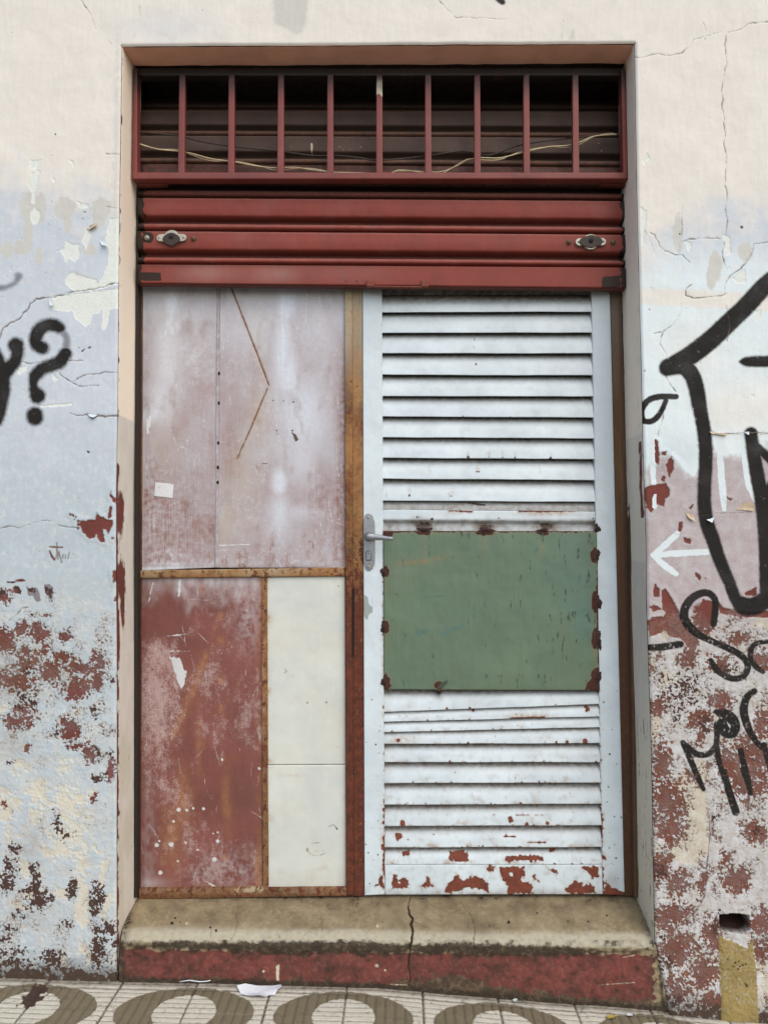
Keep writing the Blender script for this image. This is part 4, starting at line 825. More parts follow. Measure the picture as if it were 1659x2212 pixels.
# guide channels
def guide_paint(X, Y): return dict(grime_shade=.5+.4*fbm(X, Y, 60, 3, 70), mark=fbm(X, Y, 10, 3, 71, sy=.2)*5-3.5, dark=np.full(X.shape, NEG))
slab('guide_rail', [(295, 388), (299.5, 388), (295.5, 1940), (288.5, 1940)], .128, .03, M_BRWN, sh, lambda X, Y: dict(grime_shade=1+0*X, dark=3+0*X))  # dark brown rail with the recess's contact shade painted in
slab('guide_rail', [(1351.5, 388), (1355.5, 388), (1377, 1940), (1370.5, 1940)], .132, .03, M_BRWN, sh, guide_paint)

# ------------------------------------------------------------------ left leaf: steel frame filled with sheets
lf = thing('sheet_metal_leaf', 'fixed door leaf patched from mauve, red and cream metal sheets in a rusty frame', 'door panel', tuple(W(520, 1935, .16)))
def rust_paint(seed, top=0.0, orange=None, grey=0.0):
    def p(X, Y):
        n = fbm(X, Y, 40, 4, seed, sy=.4); n8 = fbm(X, Y, 9, 3, seed+1); ny = fbm(X, Y, 140, 3, seed+2, sy=.6)
        t = np.clip(.5+.8*n+.5*ny, 0, 1)*(sstep(1350, 1100, Y) if orange is None else orange)
        n5 = fbm(X, Y, 4.5, 2, seed+7); n14 = fbm(X, Y, 15, 3, seed+8, sy=.45)
        return dict(rust=n14*3+n8*2+n5*2-3.4+(5.5*sstep(1000, 1420, Y+n*60) if orange is None else 2.2), mark=n14*3+n8*2.5+n5*2-5.0-3*sstep(900, 1200, Y), tint=np.clip(t, 0, .95), haze=np.clip(sstep(900, 640, Y+60*n)*top, 0, .9), stain=.5*np.clip(n8, 0, 1), speck=np.clip(.45+.4*n, .1, .8), grime_shade=np.clip(sstep(1250, 1600, Y)*.35+.2*n8+grey, 0, 1), dark=n8*2.5-5+0*X)
    return p
def lstile(X, Y):
    d = rust_paint(300, 0)(X, Y); n = fbm(X, Y, 90, 3, 303, sy=.4)
    d['grime_shade'] = np.clip(.45+.5*sstep(700, 600, Y)+.3*n, 0, 1); d['tint'] = d['tint']*.35  # darker at the top: shutter's shade painted in over the grime
    return d
slab('stile', [(297, 606), (308, 606), (303.5, 1942), (289.5, 1942)], .158, .035, M_RUST, lf, lstile, step=2.5)
def mull(X, Y):
    d = rust_paint(310, .95)(X, Y); d['dark'] = np.maximum(d['dark'], np.where((Y > 1270) & (Y < 1420), 2.2-abs(X-761.5), NEG)); return d
slab('stile', [(744.8, 606), (760.5, 606), (763.8, 1935), (747.5, 1935)], .150, .04, M_RUST, lf, mull, step=2.0)
def midrail(X, Y):
    d = rust_paint(320, 0, orange=1.0)(X, Y); n = fbm(X, Y, 30, 3, 322)
    d['tint'] = np.clip(.65+.6*n, 0, 1); d['haze'] = np.clip(.75*np.clip(.35+fbm(X, Y, 45, 3, 323, sy=.4), 0, 1)*sstep(4, -5, Y-1240+(X-303)*.012+n*4)+.4*gauss(X, Y, 540, 1238, 40, 20)+.4*gauss(X, Y, 600, 1236, 30, 20)+.3*gauss(X, Y, 330, 1240, 30, 20), 0, 1); d['grime_shade'] = .3*sstep(.1, .7, n)+.5*sstep(-6, 0, Y-1249+(X-303)*.009)
    d['mark'] = np.full(X.shape, NEG); return d
slab('rail', [(303, 1232.5), (745.5, 1225.5), (746, 1245), (303, 1249.5)], .155, .035, M_RUST, lf, midrail, step=2.2)
def botrail(X, Y):
    d = rust_paint(330, 0, orange=.15)(X, Y); n = fbm(X, Y, 10, 3, 332)
    d['haze'] = .45*sstep(-6, 3, 1929-Y+n*4)*np.clip(.5+n, 0, 1); d['grime_shade'] = np.clip(.35+.4*sstep(1928, 1938, Y), 0, 1); d['mark'] = poly(X, Y, [(505, 1921), (560, 1918), (575, 1923), (540, 1928), (510, 1927)])+n*2.5; return d
slab('rail', [(301, 1921), (748, 1918), (748, 1935.5), (300, 1943.5)], .150, .035, M_RUST, lf, botrail, step=2.0)

def upanelL(X, Y):
    n = fbm(X, Y, 120, 4, 340, sy=.5); n30 = fbm(X, Y, 30, 4, 341, sy=.4); n8 = fbm(X, Y, 8, 3, 342)
    hz = mx(gauss(X, Y, 372, 652, 20, 42), .9*gauss(X, Y, 374, 700, 20, 34), .65*gauss(X, Y, 362, 780, 34, 110), .65*gauss(X, Y, 350, 865, 34, 70), .95*gauss(X, Y, 325, 893, 30, 26), .4*sstep(820, 620, Y), .7*gauss(X, Y, 366, 1200, 40, 24), .35*gauss(X, Y, 330, 1060, 14, 160), .45*gauss(X, Y, 440, 650, 60, 60), .25*gauss(X, Y, 350, 1130, 30, 60))
    drip = mx(stroke(X, Y, [(319, 905, 2.2), (319.5, 936, 1.8)]), stroke(X, Y, [(324, 900, 2), (323.5, 922, 1.6)]))
    lab = np.full(X.shape, NEG)
    edge = 1-np.minimum(1, np.minimum(X-304, np.minimum(474-X, 1224-Y))/12.0)
    seam = dots(X, Y, [(474, 806, 4), (471, 818, 3), (472, 872, 4.5), (468, 876, 3), (470, 958, 5), (468, 1008, 4), (472, 1040, 5), (469, 1050, 4)])+n8*4-2
    redz = np.clip(.55*sstep(950, 1150, Y)+.5*n+.25, 0, 1)
    return dict(haze=np.clip(1.15*hz*(.9+.2*n8)+.65*edge*np.clip(.6+n30, 0, 1)+.5*sstep(1205, 1216, Y)*np.clip(.6+n30+n8, 0, 1), 0, .97), tint=np.clip(.35*gauss(X, Y, 350, 960, 40, 80)+.25*np.clip(n30, 0, 1), 0, 1), mark=np.maximum(drip, scratches(X, Y, 343, 45, r=.35)+n8*.8), stain=np.clip(1.25*redz*sstep(740, 1080, Y)*(1-.7*edge)+.4*sstep(.1, .8, n30), 0, 1), speck=np.clip(.42+.35*n+.15*sstep(1000, 1200, Y), .1, .8), grime_shade=np.clip(.3*sstep(640, 618, Y)+.25*sstep(.1, .8, n30)+.5*np.exp(-(X-304)/3.0)+.5*np.exp(-np.abs(474-X)/3.0)*np.clip(.5+n8, 0, 1)+.4*np.exp(-np.abs(1222-Y)/3.0), 0, 1), rust=seam*0+n8*3+n30*2-6.0+3*edge*0, dark=np.maximum(n8*2.0+n30-4.4, seam-1.5), dy=.0018*n+.0005*n30)  # top edge also carries painted shade from the shutter
def upanelR(X, Y):
    n = fbm(X, Y, 130, 4, 350, sy=.5); n30 = fbm(X, Y, 30, 4, 351, sy=.4); n8 = fbm(X, Y, 8, 3, 352)
    hz = mx(gauss(X, Y, 618, 655, 27, 52), .85*gauss(X, Y, 612, 760, 24, 120), .85*gauss(X, Y, 622, 810, 30, 75), .7*gauss(X, Y, 655, 890, 60, 100), .45*sstep(820, 620, Y), .5*gauss(X, Y, 650, 980, 40, 90), .97*gauss(X, Y, 604, 1042, 17, 32), .6*gauss(X, Y, 604, 1110, 24, 60), .45*gauss(X, Y, 680, 700, 60, 110), .4*gauss(X, Y, 560, 690, 50, 70), .5*gauss(X, Y, 640, 960, 60, 60), .45*gauss(X, Y, 660, 1105, 60, 20))
    e1 = stroke(X, Y, [(494, 606, 1.3), (515, 660, 1.3), (560, 775, 1.3), (581, 832, 1.4)], smooth=False); e2 = stroke(X, Y, [(578, 838, 1.2), (540, 930, 1.3), (513, 990, 1.3)], smooth=False)
    scr = np.maximum(e1, e2)+n8*.7
    halo = .55*np.exp(np.minimum(np.maximum(e1, e2), 0)/7.0)
    edge = 1-np.minimum(1, np.minimum(X-474, np.minimum(744-X, 1224-Y))/13.0)
    sc2 = mx(stroke(X, Y, [(474, 1178, .9), (540, 1176, .7)]), stroke(X, Y, [(611, 637, .9), (610, 760, .6)]), stroke(X, Y, [(605, 640, .7), (645, 640, .5)]), stroke(X, Y, [(663, 632, .6), (661, 700, .5)]))+n8*.5
    low = sstep(1130, 1215, Y+n30*25)
    return dict(haze=np.clip(1.15*hz*(.9+.2*n8)+.55*edge*np.clip(.35+n30, 0, 1)*(X > 700)+.55*low*sstep(0, .6, n8+n30*.6)+.6*sstep(1208, 1218, Y)*np.clip(.5+n30, 0, 1), 0, .97), tint=np.clip(mx(.6*gauss(X, Y, 520, 1040, 40, 110), .45*gauss(X, Y, 560, 910, 30, 90), .45*gauss(X, Y, 560, 700, 22, 60), .6*gauss(X, Y, 490, 1110, 25, 90))+.2*np.clip(n30, 0, 1)+halo*.8, 0, .9), mark=np.maximum(sc2, scratches(X, Y, 353, 60, r=.35)+n8*.8), stain=np.clip(.35*sstep(.1, .8, n30)+1.3*low*np.clip(n30+.55, 0, 1)+1.0*sstep(715, 742, X+n30*16)*sstep(700, 850, Y)+.8*gauss(X, Y, 700, 1080, 45, 70)+.7*gauss(X, Y, 500, 960, 28, 100)+mx(*[.6*gauss(X, Y, 557, yy, 7, 8) for yy in (750, 910, 1010, 1140, 1180)]), 0, 1), rust=np.maximum(scr*1.0, n8*3+n30*2-6.2), speck=np.clip(.45+.2*low+.3*n30, .1, .85), grime_shade=np.clip(.3*sstep(640, 618, Y)+.25*sstep(.1, .8, n30)+.5*np.exp(-np.abs(744-X)/3.0)*np.clip(.5+n8, 0, 1)+.4*np.exp(-np.abs(1224-Y)/3.0), 0, 1), dark=mx(n8*2.0+n30-4.4, dots(X, Y, [(590, 865, 1.8), (612, 866, 1.6), (634, 868, 2.2), (636, 862, 1.2), (598, 930, 2), (600, 937, 1.6), (632, 930, 2.2), (632, 936, 2)]), poly(X, Y, [(630, 933), (640, 938), (646, 950), (638, 956), (634, 945)])-.6, stroke(X, Y, [(566, 1002, .8), (577, 1001, 1.2)])), dy=.0018*n+.0005*n30+.0012*sstep(-2, 1, scr))  # shutter's shade painted along the top; grime elsewhere
slab('upper_sheet', [(304, 604), (475, 604), (470.5, 1226), (303, 1233)], .166, .006, M_UPAN, lf, upanelL, step=1.9)
pr = slab('upper_sheet', [(476, 604), (746, 604), (746, 1226.5), (471, 1226.5)], .163, .006, M_UPAN, lf, upanelR, step=1.9, rnd=1.0)
for i, (xx, yy) in enumerate([(474, 807), (473.5, 871), (472.5, 957), (471.5, 1010), (471, 1042)]):
    c = W(xx, yy, .164); lathe('weld_bead', [(.0001, -.003), (.0035, -.0026), (.0055, -.0008), (.006, .002)], c, M_BRWN, lf, 12, sx=.8, sz=1.2)
slab('seam_strip', [(468.5, 610), (475.5, 610), (471.5, 1226), (465, 1226)], .1625, .004, M_UPAN, lf, lambda X, Y: dict(stain=np.clip(.5+.7*fbm(X, Y, 30, 3, 370, sy=.3), 0, 1), haze=.35+.3*fbm(X, Y, 40, 3, 371, sy=.3), grime_shade=.25+.3*fbm(X, Y, 12, 3, 372), dark=fbm(X, Y, 8, 3, 373, sy=.4)*3-4.0), step=2, rnd=1.2)
def redpanel(X, Y):
    n = fbm(X, Y, 120, 4, 380, sy=.6); n30 = fbm(X, Y, 30, 4, 381, sy=.5); n8 = fbm(X, Y, 8, 3, 382); n15 = fbm(X, Y, 14, 3, 383, sy=.5)
    topf = sstep(1330, 1255, Y+n30*45-abs(X-390)*-.12)
    hz = topf*.85*np.clip(.75+.5*n15+.35*sstep(420, 560, X), 0, 1)*(1-.85*gauss(X, Y, 350, 1310, 40, 60))
    hz = hz+.5*gauss(X, Y, 540, 1330, 30, 70)*np.clip(.6+n8+n15, 0, 1)+.35*gauss(X, Y, 320, 1850, 14, 160)*np.clip(.5+n15, 0, 1)+.6*gauss(X, Y, 480, 1880, 70, 34)*np.clip(.4+n8+n15, 0, 1)+.4*sstep(566, 555, 1e9+0*X)*0
    edgeR_ = np.clip(1-np.abs(560-X)/12.0, 0, 1)
    hz = np.clip(hz+.75*edgeR_*sstep(-.1, .5, n15)*(Y > 1440)*(Y < 1620)+.5*gauss(X, Y, 318, 1910, 40, 16), 0, .95)
    mark = mx(poly(X, Y, [(363, 1417), (388, 1420), (396, 1440), (403, 1450), (400, 1480), (392, 1490), (378, 1468), (374, 1440)])+fbm(X, Y, 10, 3, 388, sy=.25)*5-1, stroke(X, Y, [(389, 1254, 3), (388, 1280, 2.4), (386, 1290, 1)]), stroke(X, Y, [(360, 1374, .8), (405, 1370, 1)]), stroke(X, Y, [(365, 1407, .8), (410, 1406, .6)]), stroke(X, Y, [(447, 1905, 1), (470, 1918, 2.2), (500, 1924, 2)]), stroke(X, Y, [(331, 1258, 1.2), (322, 1300, .8)]),
              dots(X, Y, [(tr([p[:2]], 271.5, 1208.3, .3478)[0])+(p[2],) for p in [(330, 1556, 4.2), (382, 1558, 3.2), (420, 1546, 2.2), (485, 1548, 3.2), (298, 1628, 3), (575, 1695, 2.2), (545, 1702, 2), (572, 1752, 4), (212, 1750, 2.5), (195, 1775, 4.5), (285, 1770, 5), (375, 1760, 2), (552, 1862, 5), (217, 1945, 4.5), (326, 1875, 2.4), (450, 1805, 1.8), (600, 1245, 3), (830, 1300, 3)]]), scratches(X, Y, 384, 70, 6, 50, r=.35)-n8*1.2)+n8*1.6
    tint = mx(.8*gauss(X, Y, 395, 1730, 20, 60), .8*gauss(X, Y, 372, 1810, 22, 60), .6*gauss(X, Y, 430, 1600, 7, 70), .75*np.where(True, np.exp(np.minimum(stroke(X, Y, [(446, 1415, 1.5), (425, 1470, 2.5), (405, 1520, 2), (375, 1590, 1.5)]), 0)/6), 0), .6*gauss(X, Y, 490, 1730, 10, 60), *[.9*gauss(X, Y, 478+e, yy, 7, 9) for e, yy in ((0, 1333), (0, 1383), (0, 1472), (1, 1532), (2, 1640), (8, 1853))], .7*gauss(X, Y, 558, 1880, 8, 60))
    scuff = .44+.22*n30+.2*n-.55*gauss(X, Y, 540, 1720, 60, 80)-.4*gauss(X, Y, 350, 1310, 40, 60)+.3*gauss(X, Y, 330, 1500, 50, 150)
    return dict(haze=hz, mark=mark, tint=np.clip(tint*(.8+.6*n15), 0, .9), stain=np.clip(.5*sstep(.3, .9, n15+n30*.4)+.8*edgeR_*np.clip(.5+n15, 0, 1)+.4*sstep(1905, 1920, Y), 0, 1), speck=np.clip(scuff, 0.05, .95), grime_shade=np.clip(.35*gauss(X, Y, 540, 1720, 45, 70)+.15*n+.5*sstep(322, 306, X)*np.clip(.5+n30, 0, 1), 0, 1), dark=n8*2.2+n15*1.5-5.0, dy=.002*n+.0006*n30)
slab('lower_red_sheet', [(303, 1248), (566, 1243.5), (568, 1922), (302, 1925)], .165, .006, M_RPAN, lf, redpanel, step=1.9)
def strip(X, Y):
    d = rust_paint(400, 0, orange=.8)(X, Y); n = fbm(X, Y, 14, 3, 402, sy=.6)
    d['haze'] = .45*np.clip(n+.1, 0, 1); d['grime_shade'] = np.clip(.5*sstep(1540, 1700, Y)+.35*np.clip(-n, 0, 1), 0, 1); return d
slab('seam_strip', [(564.5, 1245), (576.5, 1245), (580.5, 1921), (568, 1921)], .161, .008, M_RUST, lf, strip, step=2, rnd=1.4)
def creampanel(X, Y):
    n = fbm(X, Y, 110, 4, 410); n30 = fbm(X, Y, 30, 3, 411); n8 = fbm(X, Y, 8, 3, 412)
    edge = 1-np.minimum(1, np.minimum(X-576, np.minimum(746-X, np.minimum(abs(Y-1652), 1921-Y)))/7.0)
    left = np.exp(-(X-577)/6.0)
    dk = mx(dots(X, Y, [(664, 1518, 2.0), (705, 1517.5, 2.0), (633, 1459, 1.4), (731, 1266, 1.6), (729, 1614, 1.4), (638, 1750, .9)]), stroke(X, Y, [(616, 1445, .8), (619, 1452, .9), (610, 1453, .5)]), stroke(X, Y, [(722, 1782, 2.2), (729, 1792, 2.6)])+n8*2-1, stroke(X, Y, [(710, 1786, .8), (722, 1780, 1)]))
    sc = mx(stroke(X, Y, [(661, 1826, 1), (664, 1838, 1.2), (674, 1846, 1), (690, 1848, 1.2), (704, 1842, 1)]), stroke(X, Y, [(672, 1822, .8), (692, 1820, .9)]), stroke(X, Y, [(670, 1840, .8), (700, 1838, .7)]), stroke(X, Y, [(666, 1832, .8), (668, 1845, .7)]))+n8*1.1-.4
    return dict(tint=np.clip(.5*np.clip(n, 0, 1)+.35*left, 0, .7), haze=.3*np.clip(-n+n30*.5, 0, 1), stain=np.clip(.5*left*np.clip(.6+n30, 0, 1)+.5*edge*sstep(.2, .8, n30)+mx(*[.9*gauss(X, Y, 580, yy, 9, 9) for yy in (1337, 1491, 1643, 1768)])+.3*gauss(X, Y, 630, 1675, 30, 4)+.4*gauss(X, Y, 702, 1876, 8, 5), 0, 1), dark=np.maximum(dk+n8*.5, n8*1.6-4.6), mark=sc, grime_shade=.4*edge*np.clip(.3+n8, 0, 1)+.28*np.clip(n30, 0, 1)+.45*sstep(1860, 1921, Y+n30*20)+.25*np.exp(-np.abs(745-X)/4.0), dy=.0012*n+.0004*n30)
slab('cream_sheet', [(577, 1247), (745.5, 1244), (747, 1651), (578.5, 1652)], .164, .006, M_CPAN, lf, creampanel, step=2.2)
slab('cream_sheet', [(578.5, 1653.5), (747, 1652.5), (748, 1920), (580.5, 1922)], .162, .006, M_CPAN, lf, creampanel, step=2.2)
# paper sticker on the left sheet
st_ = slab('paper_label', [(336, 1041.5), (376, 1045.5), (373, 1076), (333.5, 1071.5)], .1642, .0008, weathered('torn_paper_label', (222, 224, 226), (206, 208, 208), dark=(120, 110, 104), rough=.8), lf, lambda X, Y: dict(dark=fbm(X, Y, 7, 3, 420)*4.5-2.3), step=1.6, rnd=.4)

# ------------------------------------------------------------------ rusty door frame (post between the leaves, post by the right reveal)
def mull2(X, Y):
    d = rust_paint(430, .8)(X, Y); d['dark'] = np.maximum(d['dark'], np.where((Y > 1270) & (Y < 1420), 1.8-abs(X-764), NEG)); return d
tag(slab('steel_post', [(760.5, 606), (783, 606), (786.5, 1936), (763.8, 1936)], .153, .04, M_RUST, None, mull2, step=2.0), 'rusty steel post between the patched leaf and the louvred door', 'post', 'steel posts of the doorway')
def rpost(X, Y):
    n = fbm(X, Y, 90, 4, 440, sy=.25); u = (X-np.interp(Y, [606, 1940], [1317, 1348]))/np.interp(Y, [606, 1940], [31, 26])
    return dict(tint=np.clip(sstep(1050, 1500, Y+n*160)*.9+.25*np.clip(n, 0, 1), 0, 1), haze=np.clip(sstep(900, 650, Y+n*80)*.4*np.clip(1.3-u, 0, 1), 0, .8), grime_shade=np.clip(.25+.75*sstep(.45, 1.0, u)+.3*n+.4*sstep(1500, 1800, Y)*u, 0, 1), stain=.4*np.clip(n, 0, 1))
tag(slab('steel_post', [(1317, 606), (1349.5, 606), (1375, 1936), (1348, 1936)], .156, .04, M_BRWN, None, rpost, step=2.4), 'dark brown post between the louvred door and the right reveal', 'post', 'steel posts of the doorway')

# ------------------------------------------------------------------ white louvred door
dr = thing('louvred_door', 'white steel louvred door with a green patch and chipped rusty foot', 'door', tuple(W(1064, 1932, .16)))
def grow_rust(X, Y, seed, low0=1500, low1=1930):
    n = fbm(X, Y, 22, 4, seed); n8 = fbm(X, Y, 8, 3, seed+1); n4 = fbm(X, Y, 4.5, 2, seed+2)
    t = sstep(low0, low1, Y); return n*3.5+n8*3.2+n4*1.6-7.0+1.6*t, n, n8
def stileL(X, Y):
    r, n, n8 = grow_rust(X, Y, 450)
    xe = np.interp(Y, [606, 1932], [825, 831.5])
    er = 4.5-(xe-X)*.8+n*6+n8*4-6+3.5*sstep(1690, 1760, Y)*(1-sstep(1880, 1925, Y))-8*(Y < 1130)
    mark = poly(X, Y, [(786, 1285), (795, 1290), (797, 1304), (805, 1312), (806, 1322), (797, 1326), (794, 1340), (786, 1332)])+n8*1.5
    rg = np.random.default_rng(77); spk = dots(X, Y, [(rg.uniform(786, 826), 1932-450*rg.random()**1.4, .6+1.8*rg.random()**3) for k in range(70)])+n8*1.5-.5
    return dict(rust=mx(r-1.5, np.where(Y > 1130, er, NEG), poly(X, Y, [(800, 1912), (815, 1908), (822, 1890), (831, 1885), (831, 1925), (818, 1915), (806, 1922)])+n8*5+n*3-2.5), dark=spk, mark=mark, haze=np.clip(.5*sstep(700, 620, Y)+.3*n, 0, 1), tint=np.clip(.3*n8+.5*sstep(.1, .8, fbm(X, Y, 16, 3, 455, sy=.25))*sstep(1000, 1150, Y)*sstep(1500, 1350, Y), 0, .7), stain=np.clip(.5*np.exp(np.minimum(er, 0)/4)*(Y > 1300)+.35*sstep(1890, 1930, Y)*np.clip(n+.3, 0, 1), 0, 1), grime_shade=np.clip(.55*sstep(650, 622, Y)+.5*np.exp(-(xe-X)/1.6)*np.clip(.4+n8, 0, 1), 0, 1), dy=.0006*n)  # top of the stile darkened with painted shade below the shutter
slab('stile', [(783.5, 606), (825, 606), (831.5, 1932.5), (787.5, 1934.5)], .150, .038, M_WHIT, dr, stileL, step=1.8)
def stileR(X, Y):
    r, n, n8 = grow_rust(X, Y, 460); xl = np.interp(Y, [606, 1932], [1276, 1301]); xr = np.interp(Y, [606, 1932], [1316.5, 1349])
    er = 5-(X-xl)*.8+n*6+n8*4-7+4.0*sstep(1700, 1780, Y)-9*(Y < 1480)
    rg = np.random.default_rng(78); spk = dots(X, Y, [(rg.uniform(1296, 1345), 1932-440*rg.random()**1.3, .6+2.2*rg.random()**3) for k in range(70)])+n8*1.5-.6
    foot = poly(X, Y, [(1300, 1932), (1308, 1905), (1322, 1918), (1348, 1922), (1349, 1936), (1300, 1936)])+n8*5+n*4-1
    return dict(rust=mx(r-2, np.where(Y > 1480, er, NEG), foot), dark=spk, haze=np.clip(.9*sstep(1250, 900, Y+n*60)*.8+.3*n, 0, .9), grime_shade=np.clip(.5*sstep(660, 624, Y)+.35*np.exp(-(X-xl)/1.5)+.35*np.exp(-(xr-X)/2.0)+.5*gauss(X, Y, xl+22, 1905, 14, 22), 0, 1), tint=np.clip(.3*n+.25*sstep(1250, 900, Y), 0, .6), stain=.4*np.exp(np.minimum(er, 0)/4)*(Y > 1480), dy=.0006*n)  # shade below the shutter painted in at the top
slab('stile', [(1276, 606), (1316.5, 606), (1349, 1934), (1301.5, 1932.5)], .150, .038, M_WHIT, dr, stileR, step=1.8)
slab('gap_shade_sheet', [(800, 606), (1330, 606), (1340, 1930), (800, 1930)], .192, .004, M_DARK, dr, step=60)  # added dark sheet stands for the darkness behind the louvre gaps
slab('head_rail', [(823, 604), (1278, 604), (1278, 637), (823, 637)], .176, .02, M_WHIT, dr, lambda X, Y: dict(grime_shade=.95+0*X), step=4)  # near-full dark coat paints in the shutter's shade

def louvre(L0, L1, R0, R1, xl0, xl1, xr0, xr1, seed, deep=.034, paint=None, low=0.0, name='louvre_slat', front=.151, over=7.0):
    """one slat: visible from L0/R0 (under the slat above) to its lower edge L1/R1"""
    v = np.array([0, .04, .10, .18, .27, .36, .46, .56, .68, .80, .90, .95, .975, .99, 1.0, 1.0]); d = np.interp(v, [0, .2, .36, .55, .75, .9, .975, 1], [1, .66, .36, .14, .05, .02, .0, .02])
    dep = front+deep*d; dep[-2] += .0012; dep[-1] += .012
    u = np.linspace(0, 1, 250); U, V = np.meshgrid(u, v)
    T0 = (L0-over)*(1-U)+(R0-over)*U; B0 = L1*(1-U)+R1*U; Y = T0*(1-V)+B0*V
    X = (xl0*(1-V)+xl1*V)*(1-U)+(xr0*(1-V)+xr1*V)*U
    n = fbm(X, Y, 60, 3, seed, sx=.5); n20 = fbm(X, Y, 18, 4, seed+1, sx=.6); n8 = fbm(X, Y, 8, 3, seed+2); n4 = fbm(X, Y, 4, 2, seed+3)
    Y = Y+fbm(X, X*0+seed, 120, 3, seed+5)*.8*V
    P = W(X, Y, dep[:, None]+0*U); P[..., 1] += n*.0008+n20*.0003
    chips = n20*2.4+n8*2.8+n4*1.6-7.2+low*2.2+1.6*sstep(.80, .97, V)*(.4+low)
    m = dict(rust=chips, grime_shade=np.clip(.55*sstep(.66, .12, V+n20*.10)+.5*sstep(.42, .1, V)+.22*np.clip(n20+.1, 0, 1)+.10*(low > .2)*np.clip(.5+n, 0, 1)+.25*np.exp(-(X-xl0)/8.0)*(low > .2), 0, 1), stain=np.clip(.75*low*sstep(.0, .8, n20)*sstep(.4, .95, V), 0, 1), haze=np.clip(.35*n, 0, 1), tint=np.clip(.25*n8, 0, .4))  # slat tops darkened: painted shade of the slat above, plus grime
    if paint: paint(X, Y, m, n, n20, n8, n4)
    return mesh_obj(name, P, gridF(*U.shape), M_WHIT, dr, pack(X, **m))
LN = [(637, 637), (675, 673.4), (719.3, 718.6), (763.2, 763.6), (809.7, 811), (855.5, 856.7), (899.3, 902.5), (944.7, 947.2), (989, 992.2), (1034.3, 1037.2), (1081.8, 1084.2)]
PITS = {2: [(1025, 733, 3), (1023, 748, .9), (1023, 754, 1.1), (1217, 762, 1)], 3: [(1028, 786.5, 2.6), (1163, 793, 1)], 5: [(1000, 899, 1.6), (1102, 901, 1.6)], 7: [(1011, 987.5, 3), (1056, 987, 1.8), (1085, 988, 1.6), (1112, 988, 2.2), (1189, 990, 3)], 8: [(1030, 1019, 2.4), (1034, 1019, 2.2), (928, 1019, 1), (1166, 1019, 1.2)], 9: [(884, 1071, 2.6), (885, 1066, 1.2), (974, 1071, 2.2), (979, 1073, 1.4), (970, 1074, 1.4), (834, 1073, 1.6)], 1: [(1112, 716.5, 1)], 6: []}
def xl(y): return np.interp(y, [606, 1932], [823, 830])
def xr(y): return np.interp(y, [606, 1932], [1278.5, 1303])
for k in range(10):
    a, b = LN[k], LN[k+1]
    def pt(X, Y, m, n, n20, n8, n4, k=k):
        if PITS.get(k): m['dark'] = dots(X, Y, PITS[k])+n4*.8
        if k >= 7: m['stain'] = np.maximum(m['stain'], mx(*[.6*gauss(X, Y, p[0], p[1]-5, 3, 7) for p in PITS[k]]) if PITS.get(k) else 0)
        if k == 0: m['grime_shade'] = np.clip(m['grime_shade']+.5*sstep(664, 650, Y), 0, 1)  # extra shutter shade painted on the topmost slat
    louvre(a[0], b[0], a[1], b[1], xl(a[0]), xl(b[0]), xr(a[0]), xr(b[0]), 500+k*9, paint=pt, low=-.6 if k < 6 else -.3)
# bent strip and moulded slat above the patch
def bent(X, Y, m, n, n20, n8, n4):
    m['grime_shade'] = np.clip(.75+.2*n20, 0, 1)*sstep(.2, .8, 1-0*Y); m['dark'] = stroke(X, Y, [(960, 1083, .4), (990, 1084, 1.4), (1010, 1086, .9), (1035, 1090, 2.2), (1048, 1091, 1.5)])+n4
louvre(1084, 1101, 1086, 1105, xl(1090), xl(1101), xr(1090), xr(1105), 620, paint=bent, low=.2, deep=.02, front=.158)
def mould(X, Y, m, n, n20, n8, n4):
    yy = (Y-1101)/42.0
    m['rust'] = np.maximum(m['rust']-1, mx(stroke(X, Y, [(970, 1104, .8), (1020, 1105, 1.6)]), stroke(X, Y, [(1120, 1105, 1), (1180, 1104, 2.2), (1260, 1103, 1.2)]))+n8*2)
    hs = mx(gauss(X, Y, 915, 1136, 26, 14), gauss(X, Y, 1050, 1138, 26, 12), gauss(X, Y, 1180, 1138, 26, 12), .7*gauss(X, Y, 905, 1118, 16, 6), .7*gauss(X, Y, 1283, 1128, 14, 14), .5*gauss(X, Y, 842, 1140, 14, 12))
    m['grime_shade'] = np.clip(.75*sstep(.40, .58, yy)*(.8+.3*n20)+.6*hs, 0, 1); m['dark'] = np.maximum(dots(X, Y, [(933, 1121, 3.2), (1077, 1119, 1.8), (900, 1116, 1.4), (1280, 1120, 1.6), (884, 1107, 1.2)])+n8*1.5, hs*9-6.6+n8*2.2); m['stain'] = np.clip(.8*gauss(X, Y, 1180, 1108, 70, 7)+.5*gauss(X, Y, 990, 1106, 40, 6)+.25*np.clip(n20, 0, 1), 0, 1)
slab('moulded_rail', [(xl(1101), 1101), (xr(1105), 1105), (xr(1150), 1152), (xl(1146), 1150)], .158, .02, M_WHIT, dr, lambda X, Y: (lambda m: (mould(X, Y, m, 0, fbm(X, Y, 18, 4, 631), fbm(X, Y, 8, 3, 632), fbm(X, Y, 4, 2, 633)), m)[1])(dict(rust=fbm(X, Y, 14, 4, 634)*4-5.5)), step=1.8, depth=lambda V: .154+.010*sstep(.42, .62, V)-.003*sstep(.7, .95, V))
